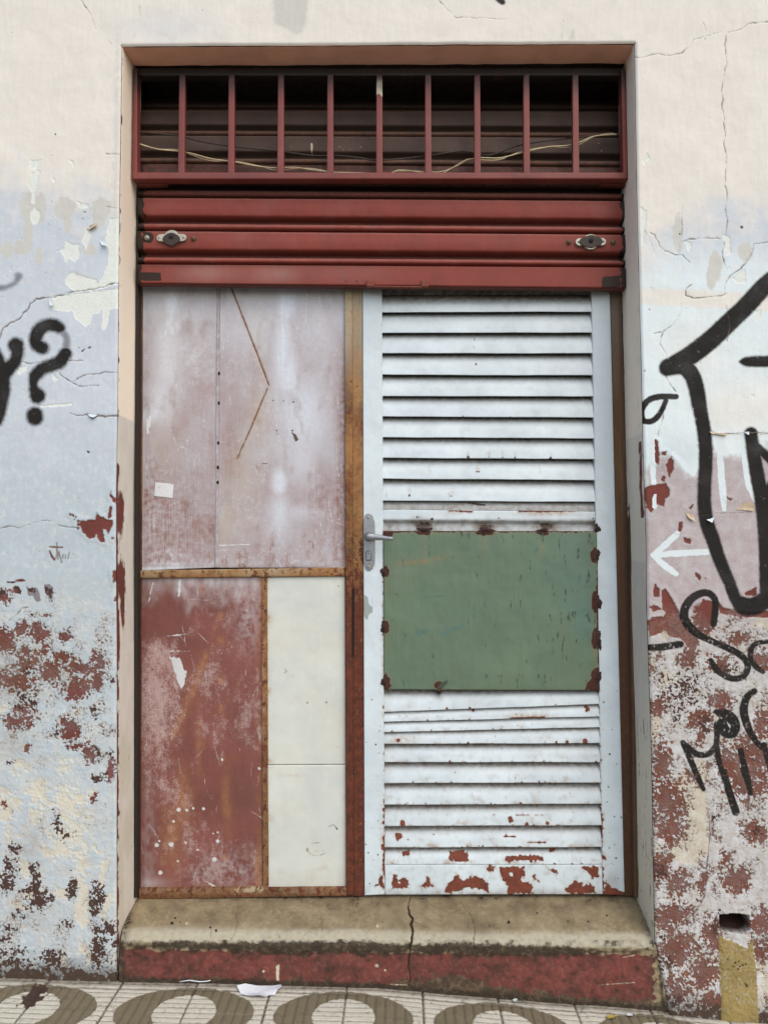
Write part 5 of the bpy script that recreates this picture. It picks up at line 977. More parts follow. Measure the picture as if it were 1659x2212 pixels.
# green patch
def green(X, Y):
    n = fbm(X, Y, 120, 4, 640, sy=.7); n30 = fbm(X, Y, 26, 4, 641, sy=.25); n8 = fbm(X, Y, 8, 3, 642); ns = fbm(X, Y, 7, 3, 643, sy=.16)
    top = (1149.5+n8*3.0-Y)*1.0; top = np.where((X > 835), top+2.5*sstep(.1, .7, fbm(X, X*0, 40, 3, 644)), -30)
    rgt = X-1289+n8*4+6*np.clip(blob(X, Y, 1290, 1290, 14, 120), 0, 1); cor = poly(X, Y, [(1262, 1490), (1268, 1474), (1278, 1466), (1276, 1452), (1285, 1442), (1295, 1440), (1296, 1492)])+n8*2.5
    lb = mx(*[blob(X, Y, x, y, rx, ry)*7+n8*2.5 for x, y, rx, ry in [(832, 1235, 9, 12), (831, 1354, 9, 14), (833, 1474, 10, 18), (836, 1150, 14, 9), (915, 1148, 18, 8), (1046, 1149, 20, 8), (1172, 1150, 14, 6), (948, 1480, 10, 8), (1284, 1200, 9, 16), (1285, 1300, 9, 22), (1286, 1380, 9, 22)]])
    hl = mx(*[gauss(X, Y, x, y, 16, 20) for x, y in [(832, 1235), (831, 1354), (833, 1474), (948, 1482), (1286, 1300), (1286, 1380), (1284, 1200), (1284, 1470)]])
    flake = ns*4.0+n8*1.5-2.9+.9*sstep(950, 1250, X)+.8*n30
    return dict(rust=mx(top, rgt-3, cor, lb), haze=np.clip(.55*gauss(X, Y, 1240, 1200, 60, 120)+.6*gauss(X, Y, 1265, 1330, 30, 60)+.35*n, 0, .8), tint=np.clip(-.2*n+.2*gauss(X, Y, 880, 1230, 60, 40), 0, .4), stain=np.clip(.7*np.exp(np.minimum(stroke(X, Y, [(860, 1217, 1), (925, 1211, 2), (965, 1200, .6)]), 0)/3.5)+.3*np.exp(np.minimum(np.maximum(cor, top), 0)/4)+mx(*[.5*gauss(X, Y, x, y+26, 7, 26)*(Y > y) for x, y in [(915, 1150), (1046, 1150), (1172, 1150), (833, 1240), (833, 1358), (1285, 1305), (1285, 1385)]])*(.7+n8), 0, .85), grime_shade=np.clip(.75*hl*(.7+n8)+.25*sstep(1482, 1490, Y), 0, 1),
                mark=np.maximum(mx(stroke(X, Y, [(900, 1367, 4), (912, 1366, 7), (922, 1362, 3)]), stroke(X, Y, [(948, 1369, 2), (975, 1362, 5), (998, 1352, 5)]), stroke(X, Y, [(1025, 1305, 3), (1026, 1360, 2)])-1)+n8*2.2, NEG), dark=mx(flake, stroke(X, Y, [(920, 1290, .6), (955, 1288, 1)])+n8*.8-.3, poly(X, Y, [(945, 1486), (952, 1476), (966, 1468), (966, 1477), (956, 1486)])), dy=.0030*n+.0006*n30+.0012*fbm(X, Y, 60, 3, 646))
gp_ = slab('green_patch', [(828.5, 1147), (1289, 1147.5), (1295, 1491), (829.5, 1489.5)], .146, .006, M_GREN, dr, green, step=1.9, rnd=1.2)
tag(gp_, 'green painted metal sheet welded over the louvres')
for i, (xx, yy, a, b) in enumerate([(829.5, 1237, 8, 11), (829.5, 1355, 8, 12), (830, 1473, 7, 13), (917, 1144.5, 17, 6), (1049, 1145, 18, 6), (1174, 1145.5, 13, 5), (1289, 1200, 7, 16), (1291, 1302, 8, 20), (1292, 1384, 8, 20), (1290, 1466, 9, 18), (1290, 1142, 7, 10), (947, 1493, 8, 5)]):
    c = W(xx, yy, .147); pts = []
    V = []; F = []; nr, na = 5, 18
    for r_ in range(nr+1):
        for k in range(na):
            an = 2*math.pi*k/na; rad = r_/nr; jit = 1+.28*math.sin(an*3+i*2.1)*rad+.16*math.sin(an*7+i)
            V.append((c[0]+a/790*rad*jit*math.cos(an), c[1]+.003-.007*(1-rad*rad)*(1+.25*math.sin(k*2.3+r_*1.7+i)), c[2]+b/790*rad*jit*math.sin(an)))
    for r_ in range(nr):
        for k in range(na): F.append([r_*na+k, r_*na+(k+1) % na, (r_+1)*na+(k+1) % na, (r_+1)*na+k])
    mesh_obj('weld_spot', V, F, M_WELD, dr)
LW = [(1489, 1490), (1538, 1520.8), (1559.6, 1547.4), (1581.7, 1570.7), (1606.7, 1605.5), (1646.4, 1646.4), (1691.8, 1690.6), (1738.5, 1736.4), (1784.7, 1782.7), (1830.5, 1829.7), (1867.4, 1867.4)]
c5 = lambda x, y: (1100/1.4732+x*.40917, 1459.4+y*.40917)
for k in range(10):
    a, b = LW[k], LW[k+1]; thin = k in (1, 2, 3)
    def pt(X, Y, m, n, n20, n8, n4, k=k, a=a, b=b):
        g_ = np.random.default_rng(900+k); vis = b[0]-a[0]
        dd = [(g_.uniform(835, 1298), b[0]-g_.uniform(1, vis*.8), g_.uniform(.4, 1.4)+(0 if k < 5 else 1.6)*g_.random()**4) for _ in range([10, 14, 10, 20, 18, 28, 26, 34, 28, 26][k])]
        dd += [(g_.uniform(835, 1298), b[0]-g_.uniform(0, 2.5)-(X.mean()*0), g_.uniform(.8, 2.6)) for _ in range([3, 6, 5, 7, 12, 12, 14, 16, 12, 9][k])]
        sl = (a[1]-a[0])*(0); m['rust'] = np.maximum(m['rust'], dots(X, Y-(b[1]-b[0])*((X-830)/470.0), dd)*1.1+n8*2.2+n4*1.2-.6)
        if k == 0: m['grime_shade'] = np.maximum(m['grime_shade'], .9*gauss(X, Y, 948, 1498, 14, 14)); m['dark'] = gauss(X, Y, 948, 1494, 10, 10)*8-5.5+n8*2
        if k == 1: m['stain'] = np.maximum(m['stain'], .8*gauss(X, Y, 1145, 1546, 50, 7)); m['rust'] = mx(m['rust'], stroke(X, Y, [(1100, 1551, .8), (1165, 1550, 2.2), (1178, 1548, 1)])+n8, dots(X, Y, [(1268, 1533, 5), (1265, 1527, 3), (1022, 1533, 4)])+n8*3)
        if k == 3: m['stain'] = np.maximum(m['stain'], .85*gauss(X, Y, 870, 1600, 30, 10)); m['rust'] = mx(m['rust'], dots(X, Y, [(860, 1600, 4), (1264, 1602, 6), (1224, 1603, 4)])+n8*3)
        if k == 7: m['rust'] = mx(m['rust'], poly(X, Y, [c5(*p) for p in [(850, 745), (880, 740), (890, 770), (865, 782)]])+n8*4-1, stroke(X, Y, [c5(900, 738)+(1.8,), c5(970, 740)+(1.6,)])+n8*1.6, stroke(X, Y, [c5(1000, 738)+(1.5,), c5(1065, 740)+(1.2,)])+n8*1.6, dots(X, Y, [c5(300, 780)+(6,), c5(955, 785)+(4,), c5(1065, 780)+(4,)])+n8*3)
        if k == 8: m['rust'] = mx(m['rust'], stroke(X, Y, [c5(835, 850)+(1.6,), c5(895, 850)+(1.6,)])+n8*1.4, stroke(X, Y, [c5(960, 878)+(1.8,), c5(1050, 880)+(2,)])+n8*2, poly(X, Y, [c5(*p) for p in [(250, 830), (290, 825), (310, 855), (270, 880)]])+n8*4-2)
        if k == 9: m['rust'] = mx(m['rust'], poly(X, Y, [c5(*p) for p in [(550, 930), (600, 918), (650, 925), (650, 975), (600, 990), (545, 960)]])+n8*6+n20*3-1, poly(X, Y, [c5(*p) for p in [(830, 985), (850, 950), (930, 945), (1045, 950), (1040, 975), (950, 985), (880, 975)]])+n8*6+n20*3-1, poly(X, Y, [c5(*p) for p in [(300, 930), (335, 920), (335, 950), (305, 955)]])+n8*5, poly(X, Y, [c5(*p) for p in [(1070, 910), (1110, 910), (1100, 930), (1075, 930)]])+n8*2)
    louvre(a[0], b[0], a[1], b[1], xl(a[0]), xl(b[0]), xr(a[0]), xr(b[0]), 700+k*9, paint=pt, low=.35+.08*k, deep=.020 if thin else .028, over=6)
def footrail(X, Y):
    n = fbm(X, Y, 60, 4, 801); n20 = fbm(X, Y, 18, 4, 802); n8 = fbm(X, Y, 8, 3, 803); n4 = fbm(X, Y, 4, 2, 804); P = lambda l: poly(X, Y, [c5(*p) for p in l])
    r = mx(P([(245, 1130), (248, 1050), (270, 1060), (285, 1095), (300, 1060), (335, 1090), (330, 1120)]), P([(390, 1110), (420, 1100), (425, 1065), (445, 1060), (458, 1110), (420, 1120)]), P([(515, 1140), (580, 1050), (620, 1080), (690, 1055), (720, 1080), (760, 1100), (750, 1140), (640, 1120), (560, 1150)]), P([(810, 1010), (940, 1010), (945, 1050), (920, 1080), (980, 1100), (990, 1150), (850, 1150), (850, 1100), (820, 1070)]), P([(1155, 1130), (1200, 1080), (1260, 1105), (1300, 1100), (1320, 1150), (1170, 1150)]), P([(1240, 1010), (1340, 1005), (1330, 1060), (1300, 1070), (1270, 1030)]), P([(740, 1010), (790, 1005), (785, 1040), (750, 1040)]), P([(1060, 1015), (1120, 1020), (1115, 1045), (1080, 1040)]), P([(985, 1055), (1000, 1045), (1005, 1080), (1030, 1075), (1020, 1090), (995, 1085)]))
    r = np.where(P([(862, 1040), (880, 1038), (885, 1060), (865, 1062)]) > 0, -4, r)+n8*5+n20*4+n4*2.2-.5
    return dict(rust=np.maximum(r, n20*3+n8*3-5.4), stain=np.clip(.55*np.exp(np.minimum(r, 0)/3)+.5*sstep(1922, 1932, Y)*np.clip(.5+n20, 0, 1)+.25*np.clip(n20, 0, 1), 0, 1), grime_shade=np.clip(.35*sstep(1915, 1934, Y)+.25*np.clip(n20, 0, 1)+.3*gauss(X, Y, 1130, 1925, 60, 10), 0, 1), haze=.3*np.clip(n, 0, 1), dark=n8*2+n4*1.5-5.2, dy=.0008*n)
slab('foot_rail', [(831, 1868), (1302, 1868), (1303.5, 1932), (832, 1933)], .1525, .03, M_WHIT, dr, footrail, step=1.8)

# ---- lock set
def P2(cx, cy, y=.15): 
    w = W(1120/1.4732+cx*.12056/1.4732, 1600/1.4732+cy*.12056/1.4732, y); return (w[0], w[2])
right = [(600, 500), (575, 440), (550, 350), (500, 300)]; top_ = [(440, 285), (380, 300), (345, 350)]; left = [(325, 440), (312, 510), (312, 1000), (312, 1590)]; bot = [(340, 1650), (365, 1730), (400, 1775), (445, 1790), (500, 1775), (545, 1735), (575, 1660), (605, 1590)]
lk = plate('lock_plate', [P2(*p) for p in (right[::1]+top_+left+bot+[(612, 1000)])], .1445, .151, M_STEEL, dr, bev=.0016)
for cx, cy in ((437, 392), (443, 1693)):
    w = P2(cx, cy); s = lathe('screw', [(.0001, -.0030), (.0026, -.0028), (.0040, -.0015), (.0044, .0005)], (w[0], .1445, w[1]), M_LOCK, lk, 18)
    lathe('screw_slot', [(.0001, -.0034), (.0014, -.0033), (.0015, -.002)], (w[0], .1445, w[1]), M_DARK, lk, 8)
w = P2(440, 895); lathe('lever_rose', [(.0085, -.020), (.0095, -.019), (.0095, -.004), (.0125, -.002), (.013, .001)], (w[0], .1445, w[1]), M_STEEL, lk, 24)
# tapered lever
A = np.array([w[0], .112, w[1]]); tip = P2(1105, 960); Bp = np.array([tip[0], .106, tip[1]]); V = []; nL, nS = 26, 16
for i in range(nL):
    t = i/(nL-1); s = -.0095+t*(np.linalg.norm(Bp-A)+.0095); dirv = (Bp-A)/np.linalg.norm(Bp-A)
    rx = np.interp(t, [0, .04, .12, .2, .9, .97, 1], [.003, .0085, .0102, .0098, .0052, .0042, .0012]); ry = np.interp(t, [0, .1, .3, .95, 1], [.004, .0085, .006, .0042, .001])
    c = A+dirv*s; up = np.array([-dirv[2], 0, dirv[0]])
    for k in range(nS):
        an = 2*math.pi*k/nS; ca, sa = math.cos(an), math.sin(an)
        V.append(c+up*rx*np.sign(ca)*abs(ca)**.7+np.array([0, -1, 0])*ry*np.sign(sa)*abs(sa)**.7)
F = [[i*nS+k, (i+1)*nS+k, (i+1)*nS+(k+1) % nS, i*nS+(k+1) % nS] for i in range(nL-1) for k in range(nS)]+[list(range(nS)), [(nL-1)*nS+k for k in range(nS)][::-1]]
mesh_obj('lever_handle', V, F, M_STEEL, lk)
w = P2(443, 1345); w2 = P2(445, 1470); r_ = .0070
out = [(w[0]+r_*math.cos(math.radians(a)), w[1]+r_*math.sin(math.radians(a))) for a in range(-20, 201, 20)]+[(w2[0]-r_*.85, w2[1]-.004), (w2[0]+r_*.85, w2[1]-.004)]
plate('keyhole_collar', [(a*1.0+0, b) for a, b in [(x+(x-w[0])*.35, z+(z-(w[1]+w2[1])/2)*.18) for x, z in out]], .1432, .1450, M_COLLAR, lk)
plate('lock_cylinder', out, .1412, .1440, M_STEEL, lk, bev=.0008)
lathe('keyhole', [(.0001, -.0004), (.0012, -.0003), (.0013, .001)], (w[0], .1412, w[1]+.001), M_DARK, lk, 10, sx=1.0, sz=2.2)

# ------------------------------------------------------------------ cables behind the grille
def cable(name, label, pts, y, r, mat, wob=0.0, seed=3):
    P = spline([(a, b, 0) for a, b in pts], 10)[:, :2]
    yy = y+.006*np.sin(np.linspace(0, 9, len(P))+seed)
    Q = W(P[:, 0], P[:, 1], yy); o = tube(name, Q, r, mat, None); return tag(o, label, 'cable', 'cables behind the grille')
cp_ = [(290, 306), (297.7, 309), (338.6, 321.6), (383.6, 326.5), (416, 332), (457, 343), (506, 350), (555.5, 359), (596, 363), (637, 361.7), (674, 367), (723, 372), (788.8, 374), (839, 375), (863.6, 370), (916.8, 370.7), (949.5, 371.5), (978, 363), (1011, 346), (1039.6, 341), (1080.5, 341), (1125.5, 330), (1182.8, 317.5), (1236, 312.6), (1281, 295), (1317.8, 291), (1330, 290)]
cable('electric_cable', 'cream cable sagging in a bright strand behind the grille bars', cp_, .104, .0019, M_CREAMW)
cable('electric_cable', 'second thinner cream cable lying just under the bright strand', [(a, b+(4.2*math.sin(i*1.7)+1.2 if i > 1 else 1)) for i, (a, b) in enumerate(cp_)], .1055, .0014, M_CREAMW, seed=5)
cable('electric_cable', 'dark cable hanging higher than the cream ones behind the grille bars', [(290, 283), (298, 285), (383, 293), (433, 305), (506.4, 316.7), (596, 325.7), (674, 336), (723, 336), (776.5, 341), (805, 346), (827, 346), (876, 342), (937, 334.7), (994.5, 326.5), (1023, 330), (1060, 334.7), (1125.5, 313), (1224, 299), (1330, 290)], .108, .0022, M_DARKW, seed=1)
# ------------------------------------------------------------------ door step
def step_material():
    t = NT('step_concrete_and_red_paint')
    c = {k: lin(v) for k, v in dict(top=(160, 145, 115), top2=(120, 104, 80), nose=(180, 174, 154), red=(122, 66, 58), red2=(90, 56, 49), moss=(52, 44, 36), gr=(112, 100, 78), ck=(54, 42, 32), pale=(196, 186, 160), pinkish=(142, 92, 84)).items()}
    nose, redf, moss, low = t.attr('ma'); ck, redst, pale, dirt = t.attr('mb')
    nf = t.noise(420, 5, .65); nm = t.noise(90, 5, .62); nl = t.noise(13, 4, .55); nn = t.math('MULTIPLY_ADD', nf, .45, t.math('MULTIPLY', nm, .55))
    col = t.mix(t.rng(t.math('MULTIPLY_ADD', nl, .5, t.math('MULTIPLY', nm, .5)), .36, .62), c['top2'], c['top'])
    col = t.mix(t.math('MULTIPLY', nose, t.rng(nn, .3, .55, .4, 1.0)), col, c['nose'])
    col = t.mix(t.math('MULTIPLY', redst, t.rng(nm, .35, .6)), col, c['red2'])
    rm = t.edge(redf, nn, 7.0, .6); col = t.mix(rm, col, t.mix(t.rng(t.math('MULTIPLY_ADD', nl, .6, t.math('MULTIPLY', nf, .4)), .40, .60), c['red'], c['red2']))
    col = t.mix(t.math('MULTIPLY', rm, t.rng(nm, .46, .66, 0.0, .45)), col, c['pinkish']); lm = t.edge(low, nn, 11.0, .3); col = t.mix(t.math('MULTIPLY', lm, .85), col, t.mix(t.rng(nn, .4, .6), c['moss'], c['gr']))
    mm = t.edge(moss, t.math('MULTIPLY_ADD', nf, .25, t.math('MULTIPLY', nm, .75)), 14.0, .16); col = t.mix(t.math('MULTIPLY', mm, .92), col, t.mix(t.rng(nn, .5, .72), c['moss'], c['top2']))
    pm = t.edge(pale, nf, 2.5); col = t.mix(pm, col, c['pale'])
    dm = t.math('MULTIPLY', dirt, t.rng(nm, .35, .6)); col = t.mix(dm, col, c['moss'])
    sm = t.rng(nf, .66, .72); col = t.mix(t.math('MULTIPLY', sm, .5), col, c['ck'])
    cm = t.edge(ck, nf, 1.8, .8); col = t.mix(cm, col, c['ck'])
    t.put(t.b.inputs['Base Color'], col); t.b.inputs['Roughness'].default_value = .88; t.b.inputs['Specular IOR Level'].default_value = .2
    h = t.math('MULTIPLY_ADD', nf, .5, t.math('MULTIPLY', nm, .6)); h = t.math('MULTIPLY_ADD', cm, -1.0, h); h = t.math('MULTIPLY_ADD', rm, .15, h)
    t.put(t.b.inputs['Normal'], t.bump(h, .5, .0025)); return t.m
def build_step():
    # section: (survey height on the left, on the right, depth from the wall face)
    prof = [(1928, 1928, .185), (1938, 1938, .16), (1956, 1957, .122), (1975, 1978, .085), (1992, 1998, .054), (2004, 2011, .035), (2014, 2021, .0225), (2025, 2032, .012), (2033, 2041, .0055), (2040, 2048, .003), (2048, 2056, .0035), (2060, 2066, .004)]
    pv = np.linspace(0, len(prof)-1, 110); pL = np.interp(pv, range(len(prof)), [p[0] for p in prof]); pR = np.interp(pv, range(len(prof)), [p[1] for p in prof]); pd = np.interp(pv, range(len(prof)), [p[2] for p in prof])
    u = np.linspace(0, 1, 640)
    xl_ = np.interp(pL, [1928, 1938, 2004, 2040, 2060], [285, 287, 266, 261, 260]); xr_ = np.interp(pR, [1928, 1938, 2011, 2048, 2066], [1379, 1377, 1404, 1417, 1420])
    X = xl_[:, None]*(1-u)+xr_[:, None]*u; Y = pL[:, None]*(1-u)+pR[:, None]*u; D = pd[:, None]+0*X
    # face below, down to under the pavement
    nf_ = 60; tt = np.linspace(0, 1, nf_)[1:, None]
    Xb0 = X[-1][None, :]; Yb0 = Y[-1][None, :]; Yend = baseY(Xb0)+14
    Yb = Yb0*(1-tt)+Yend*tt; Xb = 258*(1-u)[None, :]+edgeR(Yb)*u[None, :]+(Xb0-258*(1-u)-edgeR(Yb0)*u)*(1-tt)
    X = np.vstack([X, Xb]); Y = np.vstack([Y, Yb]); D = np.vstack([D, .004+0*Xb-.006*tt])
    n90 = fbm(X, Y, 90, 4, 1001); n30 = fbm(X, Y, 30, 4, 1002); n12 = fbm(X, Y, 12, 3, 1003); n6 = fbm(X, Y, 6, 3, 1004)
    lip = np.interp(u, [0, 1], [2035, 2048])[None, :]+fbm(X, X*0, 60, 3, 1005)*3
    nose = sstep(-40, -22, Y-lip+n30*4)*(1-sstep(-4, 3, Y-lip))*.85+.0
    wob = n12*2
    cr = mx(stroke(X+wob, Y, [(886, 1936, .8), (884, 1952, .8), (882, 1962, 2.0), (885, 1976, 2.0), (891, 1984, 2.5), (888, 1998, 2.4), (892, 2012, 2.3), (889, 2030, 2.1), (886, 2042, 2.0), (884, 2062, 1.5), (882, 2090, 1.4), (887, 2112, 1.2), (883, 2135, 1)], smooth=False),
            stroke(X+wob, Y, [(995, 1945, .3), (1000, 1958, .4), (1015, 1975, .4), (1022, 1990, .5), (1026, 2010, .5), (1022, 2030, .7), (1024, 2050, 1)], smooth=False), stroke(X+wob, Y, [(455, 1985, .1), (456, 2030, .3)]), stroke(X+wob, Y, [(517, 1950, .2), (510, 1975, .4), (512, 2000, .3), (500, 2030, .4)]), stroke(X+wob, Y, [(690, 1965, .1), (696, 2010, .2)]), stroke(X+wob, Y, [(598, 2010, .1), (605, 2030, .3)]), stroke(X+wob, Y, [(1085, 1975, .1), (1080, 2015, .3)]), stroke(X, Y, [(893, 1990, .2), (915, 2000, .3), (930, 2006, .1)]))
    redf = np.minimum(Y-lip-14+n12*4+n30*6, 30)
    redf = np.minimum(redf, (X-264)*.9+n12*4); redf = np.minimum(redf, (1412-X)*.7+n12*8+n6*4)
    low = (Y-(baseY(X)-7-20*sstep(820, 960, X)))*.7+n30*11+n12*4+8*gauss(X, Y, 960, 2125, 90, 60)-10*gauss(X, Y, 1300, 2140, 160, 40)+5*gauss(X, Y, 620, 2110, 60, 14)
    low = np.where(Y < lip, -50, low)
    moss = 12-np.abs(Y-lip-8-9*n30)*.85+n12*5+n30*4-6*(X < 330)-7*sstep(1180, 1330, X)+6*gauss(X, Y, 640, 2050, 90, 30)+5*gauss(X, Y, 800, 2048, 60, 30)+6*gauss(X, Y, 1030, 2060, 60, 30)-3
    moss = np.maximum(moss, (Y-baseY(X)+6)*.9+n12*4+4); moss = np.maximum(moss, 6-np.abs(X-262)+n12*5-9*(Y < 2035)); moss = np.maximum(moss, 10-np.abs(X-np.interp(Y, [2040, 2170], [1420, 1432]))+n12*5-6+0*Y-20*(Y < 2040))
    pale = mx(dots(X, Y, [(404, 1996, 3), (815, 2000, 2.5), (1390, 1960, 1), (814, 2086, 4), (832, 2096, 2.4), (570, 2098, 3)]), poly(X, Y, [(596, 2088), (604, 2082), (603, 2118), (597, 2118)]), stroke(X, Y, [(1345, 2068, .6), (1372, 2063, .8)]), stroke(X, Y, [(1290, 2128, .4), (1370, 2122, 1)]), stroke(X, Y, [(1360, 2052, .5), (1385, 2046, 1)]), stroke(X, Y, [(842, 2126, .5), (880, 2128, .8)]))+n6*1.2
    redst = mx(.9*gauss(X, Y, 780, 1950, 90, 14), .8*gauss(X, Y, 720, 1955, 40, 10), .9*gauss(X, Y, 1235, 1950, 60, 16), .6*gauss(X, Y, 1310, 1945, 40, 12))*np.clip(.4+n30, 0, 1)+.2*np.clip(n30, 0, 1)*(Y < 1970)
    pitd = dots(X, Y, [(378, 1984, 2), (390, 1992, 1.6), (372, 1994, 3.4), (455, 2004, 2), (468, 2010, 2.6), (1160, 1972, 2.2), (1310, 1978, 2.4), (1226, 1990, 1.6), (1098, 1992, 3), (1270, 1992, 2.4), (770, 1958, 2)])+n6*2.2
    dirt = np.clip(.6*sstep(1955, 1938, Y)*np.clip(.6+n30, 0, 1)+.8*sstep(20, 0, X-np.interp(Y, [1938, 2040], [288, 262]))*(Y < 2040)+.7*sstep(24, 0, np.interp(Y, [1938, 2048], [1377, 1417])-X)*(Y < 2048)+.6*np.clip(n30+.1, 0, 1)*(Y < 2010)+.5*gauss(X, Y, 1040, 2005, 50, 16)+.9*sstep(-.2, .6, fbm(X, Y, 26, 4, 1009)+.3*n12)*(Y > 2030), 0, 1)
    P = W(X, Y, D); P[..., 1] += n90*.002+n30*.001+n12*.0004+.004*sstep(-1, 1.5, cr)+.0016*sstep(0, 3, pitd)
    P[..., 2] += (n90*.002+n30*.0011+n12*.0005-.003*sstep(-1, 1.5, cr))*(Y < lip)
    at = {'ma': np.stack([nose, redf, moss, low], -1), 'mb': np.stack([np.maximum(cr, pitd), redst, pale, dirt], -1)}
    o = mesh_obj('door_step', P, gridF(*X.shape), step_material(), None, at)
    return tag(o, 'worn concrete door step with a mossy lip and a red painted front', 'step')
build_step()

# ------------------------------------------------------------------ pavement
def pave_material():
    t = NT('patterned_pavement_tiles')
    c = {k: lin(v) for k, v in dict(white=(220, 215, 200), white2=(184, 177, 158), dark=(132, 121, 95), dark2=(104, 94, 72), joint=(58, 50, 42), groove=(104, 94, 76), dirt=(84, 70, 52), spill=(64, 42, 32)).items()}
    dk, gv, jt, drt = t.attr('ma'); spill, nearw, q1, q2 = t.attr('mb')
    nf = t.noise(420, 5, .65); nm = t.noise(80, 5, .62); nl = t.noise(10, 4, .55); nn = t.math('MULTIPLY_ADD', nf, .45, t.math('MULTIPLY', nm, .55))
    w = t.mix(t.rng(nn, .36, .6), c['white2'], c['white']); d = t.mix(t.rng(nn, .36, .62), c['dark2'], c['dark'])
    col = t.mix(t.edge(dk, nf, 2.0, .6), w, d)
    col = t.mix(t.math('MULTIPLY', gv, t.rng(nm, .25, .6, .35, .95)), col, c['groove'])
    col = t.mix(t.math('MULTIPLY', t.rng(nm, .5, .68), drt), col, c['dirt'])
    col = t.mix(t.math('MULTIPLY', nearw, t.rng(nn, .3, .6, .3, 1.0)), col, c['dirt'])
    col = t.mix(t.math('MULTIPLY', jt, t.rng(nm, .2, .5, .3, .85)), col, c['joint'])
    col = t.mix(t.edge(spill, nn, 14.0, .3), col, c['spill'])
    t.put(t.b.inputs['Base Color'], col); t.b.inputs['Roughness'].default_value = .8
    h = t.math('MULTIPLY_ADD', nf, .5, t.math('MULTIPLY', nm, .5)); t.put(t.b.inputs['Normal'], t.bump(h, .4, .002)); return t.m
bw = W(np.array(BASEX, float), np.array(BASEY, float), 0)
def gz(x, y=0): return np.interp(x, bw[:, 0], bw[:, 2])+.012*np.asarray(y)*0
def build_pavement():
    xs = np.concatenate([-np.array(grow(1.3, 30, .02, 1.3))[::-1], np.linspace(-1.3, 1.3, 900)[1:-1], np.array(grow(1.3, 30, .02, 1.3))])
    ys = np.concatenate([np.array(list(reversed(grow(-.40, -1.75, .01, 1.25)))), np.linspace(-.40, .03, 190)[1:]])
    X, Y = np.meshgrid(xs, ys)
    # tiles of 0.2 m; each pair carries a dark oval with a pale disc
    ang = .0; px, pz = .39, .39; y0 = Y0C
    # disc centre measured on the ground
    xr_ = X-X0C; k = np.round(xr_/px); dx = xr_-k*px; ky = np.round((Y-y0)/pz); dyy = (Y-y0)-ky*pz
    ov = 1-np.sqrt((dx/.170)**2+(dyy/.108)**2); disc = .077-np.hypot(dx, dyy*1.02)
    dk = np.where(ov > 0, np.minimum(ov*130, 100), ov*130); dk = np.minimum(dk, -disc*1000)
    indark = dk > 0
    gd = np.abs(((X-X0C)/.0245+.5) % 1-.5)*.0245; gl = np.abs(((Y-y0)/.0200+.5) % 1-.5)*.0200
    g1 = sstep(.0042, .0022, gd); g2 = sstep(.0030, .0014, gl)*.8
    gv = np.where(indark, g1, g2)
    jx = np.abs(((X-X0C)/.195+.5) % 1-.5)*.195; jy = np.abs(((Y-y0)/.195) % 1-.5)*.195
    jt = np.maximum(sstep(.0034, .0016, jx), sstep(.0034, .0016, jy))
    sx, sy = X*800, Y*800; n30 = fbm(sx, sy, 40, 4, 1101); n12 = fbm(sx, sy, 12, 3, 1102)
    drt = np.clip(.45+.4*n30, 0, 1); near = np.clip(sstep(-.035, .004, Y+n30*.012), 0, 1)
    sp = W(100, 2150, 0); spx = SPC
    spill = 12-np.hypot((X-spx[0])*420, (Y-spx[1])*260)+n30*12+n12*9
    tile = _h(np.floor((X-X0C)/.2).astype(np.int64), np.floor((Y-y0)/.2).astype(np.int64), 7)/4294967296.0
    Z = gz(X)+n30*.0012+n12*.0004-.0022*gv-.004*jt+(tile-.5)*.003
    dk = dk+n12*2.0; edge_ring = sstep(2.2, .4, np.abs(dk)); gv = np.maximum(gv, .55*edge_ring)
    at = {'ma': np.stack([dk, gv, jt, drt], -1), 'mb': np.stack([spill, near, 0*X, 0*X], -1)}
    o = mesh_obj('pavement', np.stack([X, Y, Z], -1), gridF(*X.shape)[:, ::-1], pave_material(), None, at); tag(o, kind='structure')
def ground_hit(px, py):
    """point of the pavement seen at a survey position"""
    lo, hi = -1.2, .0
    for _ in range(50):
        m = (lo+hi)/2; p = W(px, py, m)
        if p[2] < gz(p[0]): hi = m
        else: lo = m
    return W(px, py, (lo+hi)/2)
X0C = float(ground_hit(398, 2187)[0]); Y0C = float(ground_hit(398, 2187)[1]); SPC = ground_hit(74, 2150)
print('disc centre', X0C, Y0C, 'spill', SPC, 'bump')
build_pavement()
M_ASPH = simple('asphalt', (66, 64, 62), (52, 50, 49), rough=.95, scale=160, bump=.4); M_KERB = simple('kerb_concrete', (142, 136, 124), (120, 114, 102), rough=.9, scale=60, bump=.3)
def sheet(name, x0, x1, y0, y1, z, mat):
    xs = np.linspace(x0, x1, 40); ys = np.array([y0, (y0+y1)/2, y1]); X, Y = np.meshgrid(xs, ys)
    o = mesh_obj(name, np.stack([X, Y, gz(np.clip(X, -3, 3))+z+0*Y], -1), gridF(*X.shape)[:, ::-1], mat, None); tag(o, kind='structure'); return o
kb = sheet('kerb', -30, 30, -1.90, -1.75, .004, M_KERB)
sheet('road', -60, 60, -9.0, -1.90, -.14, M_ASPH)
sheet('ground', -400, 400, -400, 400, -.60, simple('earth', (110, 96, 78), (90, 80, 66), rough=1, scale=3))

